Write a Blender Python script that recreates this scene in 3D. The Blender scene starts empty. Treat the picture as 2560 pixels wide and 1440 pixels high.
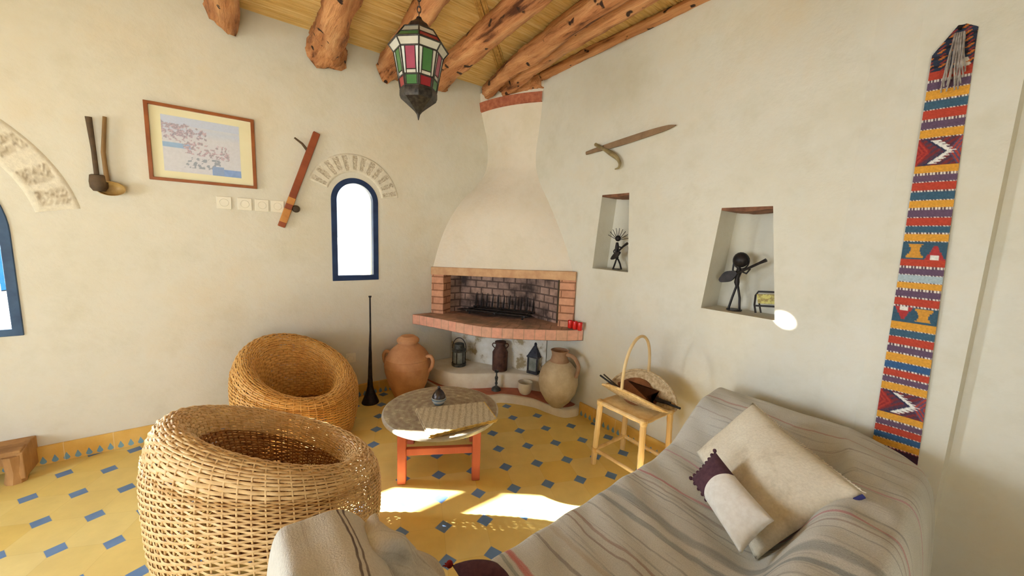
import bpy, bmesh, math, random
import numpy as np
from mathutils import Matrix, Vector

random.seed(7)
RNG = np.random.default_rng(7)
scene = bpy.context.scene
COL = scene.collection

# ------------------------------------------------------------------ camera
FPX, PITCH, ROLL = 931.65, 0.13265, 0.03996
CAMH = 1.3786
cp, sp, cr, sr = math.cos(PITCH), math.sin(PITCH), math.cos(ROLL), math.sin(ROLL)
MC = np.array([[cr, -sr, 0], [sr, cr, 0], [0, 0, 1]]) @ np.array([[1, 0, 0], [0, cp, -sp], [0, sp, cp]]) @ np.array([[1, 0, 0], [0, 0, -1], [0, 1, 0]])
CPOS = np.array([0, 0, CAMH])
cam = bpy.data.cameras.new('camera')
cam.sensor_width = 36.0
cam.lens = FPX / 2560 * 36
cam.clip_start = 0.02
cam.clip_end = 500
camo = bpy.data.objects.new('camera', cam)
COL.objects.link(camo)
camo.matrix_world = Matrix([[MC[0][0], -MC[1][0], -MC[2][0], 0], [MC[0][1], -MC[1][1], -MC[2][1], 0], [MC[0][2], -MC[1][2], -MC[2][2], CAMH], [0, 0, 0, 1]])
scene.camera = camo

# room frame: corner CR, U runs along the left wall towards the corner, N runs along the right wall away from it
A0 = math.radians(37.3)
U3 = np.array([math.cos(A0), math.sin(A0), 0]); N3 = np.array([math.sin(A0), -math.cos(A0), 0])
CR = np.array([-0.173, 3.827, 0.0])
def W(u, v, z=0.0): return CR + u * U3 + v * N3 + np.array([0, 0, z])
def ray(x, y): return MC.T @ np.array([(x - 1280) / FPX, (y - 720) / FPX, 1.0])
def at_z(x, y, z): d = ray(x, y); return CPOS + d * (z - CAMH) / d[2]
def uv_of(q): return float(np.dot(q - CR, U3)), float(np.dot(q - CR, N3))
def at_zuv(x, y, z): return uv_of(at_z(x, y, z))
def on_plane(x, y, p, n): d = ray(x, y); return CPOS + d * (np.dot(p - CPOS, n) / np.dot(d, n))
def left_sz(x, y, off=0.0): q = on_plane(x, y, CR + off * N3, N3); return float(np.dot(q - CR, U3)), float(q[2])
def right_sz(x, y, off=0.0): q = on_plane(x, y, CR - off * U3, U3); return float(np.dot(q - CR, N3)), float(q[2])

# ------------------------------------------------------------------ view, world, sun, daylight and fill lamps
vs = scene.view_settings
vs.view_transform = 'Standard'; vs.look = 'None'; vs.gamma = 1.0; vs.use_curve_mapping = False
vs.exposure = -0.70
world = bpy.data.worlds.new('sky'); scene.world = world; world.use_nodes = True
wn = world.node_tree.nodes; wl = world.node_tree.links
bg = wn['Background']; bg.inputs['Strength'].default_value = 3.2
tc = wn.new('ShaderNodeTexCoord'); sx = wn.new('ShaderNodeSeparateXYZ'); rp = wn.new('ShaderNodeValToRGB')
wl.new(tc.outputs['Generated'], sx.inputs[0]); wl.new(sx.outputs['Z'], rp.inputs['Fac']); wl.new(rp.outputs['Color'], bg.inputs['Color'])
rp.color_ramp.elements[0].position = 0.0; rp.color_ramp.elements[0].color = (0.80, 0.90, 1.0, 1)
rp.color_ramp.elements[1].position = 0.6; rp.color_ramp.elements[1].color = (0.35, 0.58, 1.0, 1)

sun = bpy.data.lights.new('sun', 'SUN'); sun.energy = 130.0; sun.angle = math.radians(0.5); sun.color = (1.0, 0.95, 0.86)
suno = bpy.data.objects.new('sun', sun); COL.objects.link(suno)
SDIR = np.array([1.0, -0.025, -0.384])
suno.rotation_euler = Vector(SDIR).to_track_quat('-Z', 'Y').to_euler()

def area(name, p, direction, sx_, sy_, energy, color):
    l = bpy.data.lights.new(name, 'AREA'); l.shape = 'RECTANGLE'; l.size = sx_; l.size_y = sy_; l.energy = energy; l.color = color
    o = bpy.data.objects.new(name, l); COL.objects.link(o); o.location = p
    o.rotation_euler = Vector(direction).to_track_quat('-Z', 'Y').to_euler()
    return o
area('rear_daylight_fill', W(-3.0, 6.6, 1.7), -N3 + np.array([0, 0, -0.18]), 3.6, 2.8, 85, (0.94, 0.97, 1.0))  # unseen lamp added as daylight through the guessed rear opening
area('ceiling_fill_lamp', W(-3.0, 5.9, 0.06), -N3 + np.array([0, 0, 0.9]), 3.0, 1.4, 120, (1.0, 0.95, 0.86))  # added low lamp aimed upward to brighten the ceiling
area('side_daylight_fill', W(-6.8, 1.6, 1.6), U3 + N3 * 0.12 + np.array([0, 0, -0.16]), 3.0, 2.4, 520, (0.76, 0.88, 1.0))  # unseen lamp added for the bluish light on the right wall
area('arched_window_daylight', W(-5.3, -1.3, 1.75), U3 * 0.82 + N3 * 0.60 + np.array([0, 0, -0.16]), 1.7, 1.9, 1700, (0.76, 0.88, 1.0))

# ------------------------------------------------------------------ materials
def lin(c):
    out = []
    for x in c[:3]:
        x = x / 255.0
        out.append(x / 12.92 if x <= 0.04045 else ((x + 0.055) / 1.055) ** 2.4)
    return tuple(out) + (1.0,)

class NT:
    def __init__(s, name):
        s.m = bpy.data.materials.new(name); s.m.use_nodes = True
        s.n = s.m.node_tree.nodes; s.l = s.m.node_tree.links
        s.b = s.n['Principled BSDF']
    def new(s, t, **k):
        o = s.n.new(t)
        for a, v in k.items(): setattr(o, a, v)
        return o
    def link(s, a, b): s.l.new(a, b)
    def coord(s, which='Object', scale=(1, 1, 1), rot=(0, 0, 0), loc=(0, 0, 0)):
        t = s.new('ShaderNodeTexCoord'); m = s.new('ShaderNodeMapping')
        m.inputs['Scale'].default_value = scale; m.inputs['Rotation'].default_value = rot; m.inputs['Location'].default_value = loc
        s.link(t.outputs[which], m.inputs['Vector']); return m.outputs['Vector']
    def noise(s, vec, scale, detail=4, rough=0.6):
        t = s.new('ShaderNodeTexNoise'); t.inputs['Scale'].default_value = scale; t.inputs['Detail'].default_value = detail; t.inputs['Roughness'].default_value = rough
        if vec is not None: s.link(vec, t.inputs['Vector'])
        return t.outputs['Fac']
    def ramp(s, fac, stops, interp='LINEAR'):
        r = s.new('ShaderNodeValToRGB'); r.color_ramp.interpolation = interp
        e = r.color_ramp.elements
        while len(e) < len(stops): e.new(0.5)
        for k, (p, c) in enumerate(stops): e[k].position = p; e[k].color = c
        s.link(fac, r.inputs['Fac']); return r.outputs['Color']
    def mix(s, fac, a, b, mode='MIX'):
        m = s.new('ShaderNodeMix', data_type='RGBA', blend_type=mode)
        for sock, v in ((m.inputs[0], fac), (m.inputs[6], a), (m.inputs[7], b)):
            if hasattr(v, 'links') or hasattr(v, 'is_linked'): s.link(v, sock)
            elif isinstance(v, (int, float)): sock.default_value = v
            else: sock.default_value = v
        return m.outputs[2]
    def math(s, op, a, b=None, c=None):
        m = s.new('ShaderNodeMath', operation=op)
        for i, v in enumerate((a, b, c)):
            if v is None: continue
            if hasattr(v, 'is_linked'): s.link(v, m.inputs[i])
            else: m.inputs[i].default_value = v
        return m.outputs[0]
    def bump(s, h, strength=0.3, dist=0.01):
        b = s.new('ShaderNodeBump'); b.inputs['Strength'].default_value = strength; b.inputs['Distance'].default_value = dist
        s.link(h, b.inputs['Height']); s.link(b.outputs['Normal'], s.b.inputs['Normal'])
    def col(s, c):
        if hasattr(c, 'is_linked'): s.link(c, s.b.inputs['Base Color'])
        else: s.b.inputs['Base Color'].default_value = c
    def set(s, rough=0.7, metal=0.0, spec=None):
        s.b.inputs['Roughness'].default_value = rough; s.b.inputs['Metallic'].default_value = metal
        if spec is not None: s.b.inputs['Specular IOR Level'].default_value = spec
        return s.m

def plain(name, c1, c2=None, rough=0.7, scale=12, bump=0.15, dist=0.004, metal=0.0, stretch=(1, 1, 1), spec=0.3, lo=0.35, hi=0.65):
    t = NT(name); c2 = c2 or tuple(x * 0.8 for x in c1)
    v = t.coord('Object', stretch); f = t.noise(v, scale)
    t.col(t.ramp(f, [(lo, lin(c1)), (hi, lin(c2))]))
    if bump: t.bump(t.noise(v, scale * 3), bump, dist)
    return t.set(rough, metal, spec)

def attr_mat(name, rough=0.8, noise=0.15, scale=60, bump=0.2, dist=0.003, spec=0.2, metal=0.0):
    t = NT(name); a = t.new('ShaderNodeVertexColor', layer_name='Col')
    f = t.noise(t.coord('Object'), scale)
    d = t.ramp(f, [(0.3, (1 - noise,) * 3 + (1,)), (0.7, (1 + noise * 0.4,) * 3 + (1,))])
    t.col(t.mix(1.0, a.outputs['Color'], d, 'MULTIPLY'))
    if bump: t.bump(f, bump, dist)
    return t.set(rough, metal, spec)

def wall_mat(name='limewash_plaster', tones=((215, 209, 190), (222, 218, 204), (220, 209, 186))):
    t = NT(name); v = t.coord('Object')
    n1 = t.noise(v, 1.1, 6, 0.65); n2 = t.noise(v, 5.5, 5, 0.7); n3 = t.noise(v, 38, 3, 0.6)
    c = t.ramp(n1, [(0.30, lin(tones[0])), (0.5, lin(tones[1])), (0.72, lin(tones[2]))])
    d = t.ramp(n2, [(0.30, (0.91, 0.90, 0.86, 1)), (0.52, (1, 1, 1, 1)), (0.75, (1.0, 0.96, 0.90, 1))])
    t.col(t.mix(0.7, c, d, 'MULTIPLY'))
    h = t.math('ADD', t.math('MULTIPLY', n2, 1.0), t.math('MULTIPLY', n3, 0.25))
    t.bump(h, 0.35, 0.012)
    return t.set(0.75, 0, 0.2)
M_WALL = wall_mat()
M_HOOD = wall_mat('lightened_peach_plaster', ((228, 217, 194), (234, 224, 206), (231, 215, 189)))  # peach plaster, also lightened in place of light missing on the hood

def floor_mat():
    t = NT('cement_tiles'); s = 0.2; ang = 0.25563
    tcn = t.new('ShaderNodeTexCoord')
    m = t.new('ShaderNodeMapping', vector_type='TEXTURE')
    m.inputs['Location'].default_value = (-0.5756, 1.9503, 0); m.inputs['Rotation'].default_value = (0, 0, ang); m.inputs['Scale'].default_value = (s, s, s)
    t.link(tcn.outputs['Object'], m.inputs['Vector'])
    v = m.outputs['Vector']
    sxyz = t.new('ShaderNodeSeparateXYZ'); t.link(v, sxyz.inputs[0])
    def near(o):
        r = t.math('ROUND', o); return t.math('ABSOLUTE', t.math('SUBTRACT', o, r))
    dx, dy = near(sxyz.outputs['X']), near(sxyz.outputs['Y'])
    man = t.math('ADD', dx, dy)
    ins = t.math('LESS_THAN', man, 0.205)
    halo = t.math('LESS_THAN', man, 0.222)
    grout = t.math('LESS_THAN', t.math('MINIMUM', dx, dy), 0.006)
    fl = t.new('ShaderNodeVectorMath', operation='FLOOR'); t.link(v, fl.inputs[0])
    wn_ = t.new('ShaderNodeTexWhiteNoise'); wn_.noise_dimensions = '2D'; t.link(fl.outputs[0], wn_.inputs['Vector'])
    ov = t.coord('Object'); n = t.noise(ov, 7, 5)
    base = t.ramp(wn_.outputs['Value'], [(0, lin((234, 206, 122))), (0.5, lin((238, 214, 136))), (1, lin((232, 200, 106)))])
    base = t.mix(0.6, base, t.ramp(n, [(0.3, (0.86, 0.84, 0.80, 1)), (0.7, (1.06, 1.05, 1.02, 1))]), 'MULTIPLY')
    base = t.mix(t.math('MULTIPLY', grout, 0.16), base, lin((168, 122, 58)))
    base = t.mix(t.math('MULTIPLY', halo, 0.3), base, lin((190, 170, 130)))
    blue = t.ramp(n, [(0.3, lin((88, 124, 176))), (0.7, lin((112, 146, 192)))])
    t.col(t.mix(ins, base, blue))
    t.bump(t.math('SUBTRACT', t.math('MULTIPLY', n, 0.2), grout), 0.15, 0.002)
    return t.set(0.42, 0, 0.4)
M_FLOOR = floor_mat()

M_REED = NT('cane_reeds')
_t = M_REED; _v = _t.coord('UV', (1, 1, 1)); _n = _t.noise(_t.coord('UV', (3.0, 85, 1)), 1.0, 3); _n2 = _t.noise(_t.coord('UV', (1.0, 1.2, 1)), 3, 3)
_c = _t.ramp(_n, [(0.25, lin((196, 152, 84))), (0.45, lin((232, 194, 122))), (0.7, lin((246, 218, 156)))])
_t.col(_t.mix(0.5, _c, _t.ramp(_n2, [(0.3, (0.82, 0.8, 0.76, 1)), (0.7, (1.08, 1.06, 1.0, 1))]), 'MULTIPLY')); M_REED = _t.set(0.55, 0, 0.3)
def beam_mat():
    t = NT('gnarled_thuya_wood'); rz = math.radians(90) - A0     # turns the beam direction onto x
    v = t.coord('Object', (0.5, 1, 1)); m = t.coord('Object', (1, 1, 1), (0, 0, rz))
    mp = t.new('ShaderNodeMapping'); mp.inputs['Scale'].default_value = (1.6, 16, 16); t.link(m, mp.inputs['Vector'])
    streak = t.noise(mp.outputs['Vector'], 1.0, 5, 0.65); blot = t.noise(t.coord('Object'), 3.2, 4); hole = t.noise(t.coord('Object'), 14, 2, 0.4)
    c = t.ramp(streak, [(0.34, lin((96, 54, 32))), (0.44, lin((186, 124, 78))), (0.58, lin((214, 156, 106))), (0.75, lin((232, 184, 136)))])
    c = t.mix(0.6, c, t.ramp(blot, [(0.3, (0.62, 0.55, 0.50, 1)), (0.62, (1.1, 1.08, 1.05, 1))]), 'MULTIPLY')
    c = t.mix(t.ramp(hole, [(0.66, (0, 0, 0, 1)), (0.70, (1, 1, 1, 1))]), c, lin((52, 30, 20)))
    t.col(c); t.bump(t.math('ADD', streak, t.math('MULTIPLY', blot, 0.6)), 0.9, 0.03)
    return t.set(0.6, 0, 0.3)
M_BEAM = beam_mat()
M_MAT = NT('plaited_straw_mat'); _t = M_MAT; _w = _t.new('ShaderNodeTexWave', wave_type='BANDS', bands_direction='X'); _t.link(_t.coord('Object', (1, 1, 1), (0, 0, -.1)), _w.inputs['Vector']); _w.inputs['Scale'].default_value = 9; _w.inputs['Distortion'].default_value = 1.5; _n = _t.noise(_t.coord('Object'), 140, 3)
_t.col(_t.mix(0.5, _t.ramp(_n, [(0.34, lin((146, 128, 104))), (0.5, lin((206, 194, 168))), (0.7, lin((222, 212, 190)))]), _t.ramp(_w.outputs['Fac'], [(0.1, lin((172, 158, 132))), (0.5, lin((214, 204, 180)))]))); _t.bump(_n, 0.5, 0.003); M_MAT = _t.set(0.7, 0, 0.2)
M_BEAM2 = plain('pale_beam_end_wood', (196, 142, 98), (130, 82, 52), 0.75, 9, 0.6, 0.02)
M_BLUE = plain('dark_blue_painted_wood', (38, 60, 100), (30, 46, 80), 0.45, 10, 0.05)
M_BLUE2 = plain('worn_blue_painted_wood', (70, 98, 132), (48, 70, 104), 0.5, 6, 0.05)
def glass_mat():
    t = NT('window_glass'); tr = t.new('ShaderNodeBsdfTransparent'); gl = t.new('ShaderNodeBsdfGlossy'); mx = t.new('ShaderNodeMixShader')
    gl.inputs['Roughness'].default_value = 0.02; mx.inputs[0].default_value = 0.06
    t.link(tr.outputs[0], mx.inputs[1]); t.link(gl.outputs[0], mx.inputs[2]); t.link(mx.outputs[0], t.n['Material Output'].inputs['Surface']); return t.m
M_GLASS = glass_mat()
def brick_mat(name, c1, c2, mortar, bw, bh, ms=0.006, offset=0.5, rough=0.85, soot=None, uvrot=0):
    t = NT(name); v = t.coord('UV', (1, 1, 1), (0, 0, uvrot))
    b = t.new('ShaderNodeTexBrick'); t.link(v, b.inputs['Vector']); b.offset = offset
    b.inputs['Color1'].default_value = lin(c1); b.inputs['Color2'].default_value = lin(c2); b.inputs['Mortar'].default_value = lin(mortar)
    b.inputs['Scale'].default_value = 1.0; b.inputs['Mortar Size'].default_value = ms; b.inputs['Brick Width'].default_value = bw; b.inputs['Row Height'].default_value = bh; b.inputs['Bias'].default_value = 0
    n = t.noise(t.coord('Object'), 22, 5)
    c = t.mix(0.8, b.outputs['Color'], t.ramp(n, [(0.3, (0.78, 0.76, 0.74, 1)), (0.7, (1.1, 1.08, 1.05, 1))]), 'MULTIPLY')
    if soot:
        n2 = t.noise(t.coord('Object'), 5, 4)
        c = t.mix(t.ramp(n2, [(0.4, (0, 0, 0, 1)), (0.65, (1, 1, 1, 1))]), c, lin(soot))
    t.col(c)
    t.bump(t.math('SUBTRACT', t.math('MULTIPLY', n, 0.5), b.outputs['Fac']), 0.5, 0.006)
    return t.set(rough, 0, 0.15)
M_BRICK_FRONT = brick_mat('rose_hearth_bricks', (238, 176, 152), (228, 182, 154), (208, 166, 140), 0.085, 0.2, 0.004, 0.0)
M_BRICK_TOP = brick_mat('hearth_top_bricks', (210, 166, 144), (196, 156, 136), (168, 136, 118), 0.09, 0.18, 0.005, 0.5, soot=(140, 120, 108))
M_BRICK_JAMB = brick_mat('jamb_bricks', (222, 168, 136), (208, 152, 122), (160, 112, 86), 0.22, 0.062, 0.006, 0.5)
M_BRICK_FIRE = brick_mat('sooty_firebrick', (190, 158, 142), (166, 138, 126), (112, 92, 84), 0.11, 0.065, 0.007, 0.5, soot=(72, 60, 56))
M_TERRA = plain('terracotta_wash', (190, 116, 92), (166, 100, 80), 0.7, 14, 0.2)
M_BAND = plain('terracotta_band', (190, 116, 84), (160, 90, 66), 0.8, 30, 0.4)
M_LINTEL = plain('tan_brick_lintel', (216, 176, 134), (196, 152, 114), 0.8, 12, 0.3)
M_WHITE = plain('whitewashed_plaster', (238, 230, 212), (226, 214, 192), 0.8, 10, 0.3)
M_RUBBLE = NT('white_rubble'); _t = M_RUBBLE; _v = _t.coord('Object', (1, 1, 1)); _n = _t.noise(_v, 9, 4)
_t.col(_t.ramp(_n, [(0.36, lin((170, 152, 118))), (0.46, lin((226, 220, 206))), (0.7, lin((240, 238, 230)))])); _t.bump(_n, 0.8, 0.03); M_RUBBLE = _t.set(0.85, 0, 0.1)
M_IRON = plain('dark_iron', (52, 46, 44), (34, 30, 30), 0.45, 40, 0.3, 0.002, metal=0.5)
M_STEEL = plain('burnished_iron', (92, 88, 90), (56, 52, 54), 0.3, 30, 0.2, 0.002, metal=0.8)
M_RUST = plain('rusty_milk_can', (104, 72, 60), (74, 52, 46), 0.65, 24, 0.3, 0.003, metal=0.2)
M_LFR = plain('blackened_lantern_metal', (74, 68, 62), (44, 42, 40), 0.4, 60, 0.4, 0.002, metal=0.6)
M_LANT = plain('grey_green_tin', (96, 98, 92), (60, 60, 58), 0.5, 30, 0.2, 0.002, metal=0.4)
M_LANT2 = plain('slate_tin', (74, 76, 84), (50, 50, 58), 0.45, 30, 0.2, 0.002, metal=0.4)
M_PANE = plain('lantern_glass', (150, 156, 150), (104, 112, 110), 0.15, 10, 0.0, spec=0.5)
M_CLAY = plain('orange_clay', (208, 156, 112), (186, 132, 92), 0.75, 9, 0.25)
M_CLAY2 = plain('pale_clay', (206, 190, 160), (184, 164, 132), 0.8, 12, 0.35)
M_CLAYD = plain('brown_clay_neck', (150, 112, 86), (170, 140, 112), 0.8, 12, 0.3)
M_DARKIN = plain('dark_inside', (48, 30, 24), (30, 20, 18), 0.9, 20, 0.2)
M_CORAL = plain('coral_red_paint', (204, 112, 90), (184, 96, 78), 0.6, 8, 0.15, stretch=(1, 1, 0.3))
M_BAMBOO = plain('bamboo_cane', (238, 210, 156), (214, 176, 118), 0.5, 9, 0.1, stretch=(1, 1, 0.25))
M_BAMBOOD = plain('cane_binding', (238, 208, 150), (206, 164, 100), 0.5, 30, 0.2)
M_WICK1 = plain('honey_wicker', (238, 204, 148), (208, 164, 106), 0.45, 26, 0.25, 0.002, spec=0.4, lo=0.3, hi=0.72)
M_WICK2 = plain('golden_wicker', (232, 182, 104), (204, 146, 74), 0.45, 26, 0.25, 0.002, spec=0.4, lo=0.3, hi=0.72)
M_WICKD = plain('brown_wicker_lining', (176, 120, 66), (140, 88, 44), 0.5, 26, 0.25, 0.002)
M_STRAW = plain('straw_seat', (170, 116, 62), (110, 70, 36), 0.7, 40, 0.4, 0.004)
M_RATTAN = plain('grey_straw_plait', (218, 194, 152), (178, 148, 106), 0.65, 60, 0.4, 0.003)
M_WOODRED = plain('red_brown_wood', (158, 84, 50), (128, 62, 36), 0.5, 6, 0.15, stretch=(1, 0.3, 1))
M_WOODLT = plain('pale_wood_inlay', (206, 146, 78), (184, 120, 60), 0.5, 10, 0.1)
M_WOODDK = plain('dark_carved_wood', (96, 76, 52), (66, 52, 38), 0.6, 10, 0.2)
M_WOODOL = plain('olive_wood', (140, 108, 64), (110, 82, 46), 0.5, 10, 0.2, stretch=(1, 0.3, 1))
M_GOURD = plain('gourd_bowl', (178, 146, 88), (140, 108, 60), 0.5, 10, 0.1)
M_FRAME = plain('chestnut_frame', (156, 90, 46), (136, 74, 36), 0.4, 9, 0.05)
M_MOUNT = plain('cream_mount', (238, 232, 198), (234, 228, 190), 0.7, 5, 0.0)
M_PAINT = attr_mat('watercolour', 0.5, 0.05, 80, 0)
M_SOCK = plain('white_plastic', (238, 232, 214), (234, 228, 208), 0.35, 5, 0.0, spec=0.5)
M_SOCKD = plain('socket_shadow_grey', (150, 146, 138), (140, 136, 130), 0.5, 5, 0.0)
M_BLADE = plain('grey_brown_blade', (150, 122, 92), (128, 102, 76), 0.6, 12, 0.1)
M_HORN = plain('greenish_horn', (164, 148, 108), (120, 104, 70), 0.4, 12, 0.1)
M_KILIM = attr_mat('kilim_weave', 0.9, 0.22, 140, 0.4, 0.003)
M_TASSEL = plain('grey_wool_fringe', (176, 166, 156), (120, 110, 104), 0.95, 30, 0.2)
M_ATTR = attr_mat('glazed_colour', 0.22, 0.08, 40, 0.0, spec=0.5)
M_ARCH = attr_mat('voussoir_relief', 0.85, 0.12, 40, 0.5, 0.006)
M_TOP = NT('painted_table_top'); _t = M_TOP; _v = _t.coord('Object'); _n = _t.noise(_t.coord('Object', (1, 1, 1)), 26, 6, 0.7); _w = _t.new('ShaderNodeTexWave', wave_type='RINGS', rings_direction='Z'); _w.inputs['Scale'].default_value = 7; _w.inputs['Distortion'].default_value = 6; _w.inputs['Detail'].default_value = 3; _t.link(_v, _w.inputs['Vector'])
_c = _t.ramp(_n, [(0.30, lin((104, 84, 72))), (0.42, lin((150, 132, 112))), (0.55, lin((158, 146, 120))), (0.66, lin((202, 192, 164)))])
_t.col(_t.mix(0.12, _c, _t.ramp(_w.outputs['Fac'], [(0.2, lin((120, 96, 84))), (0.5, lin((160, 150, 126))), (0.8, lin((214, 206, 180)))]))); M_TOP = _t.set(0.35, 0, 0.4)
M_RIM = plain('pale_metal_rim', (206, 202, 192), (176, 172, 162), 0.35, 20, 0.05, metal=0.3)
M_RED = plain('red_candle_glass', (226, 34, 26), (206, 24, 20), 0.2, 5, 0.0, spec=0.5)
M_ASH = plain('grey_ash', (92, 82, 78), (58, 50, 48), 0.95, 26, 0.5, 0.01)
M_BENCH = plain('rough_bench_wood', (196, 150, 96), (146, 104, 62), 0.75, 8, 0.4, 0.006, stretch=(1, 1, 0.4))
M_PURPLE = plain('aubergine_felt', (88, 58, 66), (74, 46, 56), 0.95, 60, 0.4, 0.003)
M_REDTAS = plain('crimson_tassel', (150, 38, 34), (110, 26, 28), 0.95, 40, 0.2)
M_CREAMC = NT('cream_wool_cushion'); _t = M_CREAMC; _v = _t.coord('UV', (1, 1, 1)); _n = _t.noise(_t.coord('Object'), 9, 5); _n2 = _t.noise(_t.coord('Object', (1, 1, 1)), 120, 2)
_t.col(_t.mix(0.5, _t.ramp(_n, [(0.28, lin((196, 184, 160))), (0.45, lin((224, 214, 192))), (0.7, lin((232, 224, 204)))]), _t.ramp(_n2, [(0.3, (0.82, 0.8, 0.76, 1)), (0.7, (1.06, 1.05, 1.03, 1))]), 'MULTIPLY')); _t.bump(_n2, 0.4, 0.004); M_CREAMC = _t.set(0.95, 0, 0.1)
M_WHITEC = plain('white_cotton', (236, 232, 222), (226, 220, 208), 0.9, 60, 0.3, 0.003)
M_NAVY = plain('navy_ribbon', (52, 54, 112), (44, 46, 96), 0.8, 20, 0.1)
M_GROUND = plain('pale_terrace', (226, 222, 206), (206, 204, 186), 0.9, 2, 0.1)
M_SEA = plain('blue_sea', (24, 66, 104), (30, 72, 108), 1.0, 0.3, 0.0, spec=0.0)
M_YEL = plain('mustard_mosaic', (196, 186, 96), (150, 130, 60), 0.4, 45, 0.2, 0.003, lo=0.45, hi=0.55)

def throw_mat(name, stops, base, alt):
    """woven wool with stripes laid across UV.x (metres along the cloth)"""
    t = NT(name); tcn = t.new('ShaderNodeTexCoord'); s = t.new('ShaderNodeSeparateXYZ'); t.link(tcn.outputs['UV'], s.inputs[0])
    nz = t.noise(t.coord('UV', (3, 3, 1)), 1.5, 3)
    x = t.math('ADD', s.outputs['X'], t.math('MULTIPLY', t.math('SUBTRACT', nz, 0.5), 0.05))
    fine = t.noise(t.coord('UV', (60, 2.2, 1)), 1.0, 4, 0.7)
    wool = t.noise(t.coord('UV', (1, 1, 1)), 260, 2)
    blot = t.noise(t.coord('UV', (1, 1, 1)), 5, 4)
    c = t.ramp(fine, [(0.30, lin(alt)), (0.44, lin(base)), (0.62, lin(base)), (0.75, lin(tuple(min(255, q * 1.05) for q in base)))])
    c = t.mix(0.55, c, t.ramp(blot, [(0.3, (0.84, 0.81, 0.76, 1)), (0.65, (1.05, 1.05, 1.05, 1))]), 'MULTIPLY')
    for p, wd, colr, a in stops:
        d = t.math('ABSOLUTE', t.math('SUBTRACT', x, p))
        f = t.new('ShaderNodeMapRange'); f.inputs['From Min'].default_value = wd; f.inputs['From Max'].default_value = wd * 0.55
        t.link(d, f.inputs['Value'])
        k = t.math('MULTIPLY', f.outputs[0], t.math('MULTIPLY', t.ramp(fine, [(0.25, (0.5, 0.5, 0.5, 1)), (0.6, (1, 1, 1, 1))]), a))
        c = t.mix(k, c, lin(colr))
    c = t.mix(0.5, c, t.ramp(wool, [(0.3, (0.74, 0.72, 0.69, 1)), (0.7, (1.1, 1.09, 1.07, 1))]), 'MULTIPLY')
    t.col(c); t.bump(t.math('ADD', wool, t.math('MULTIPLY', fine, 0.6)), 0.45, 0.004)
    return t.set(0.95, 0, 0.1)

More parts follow.
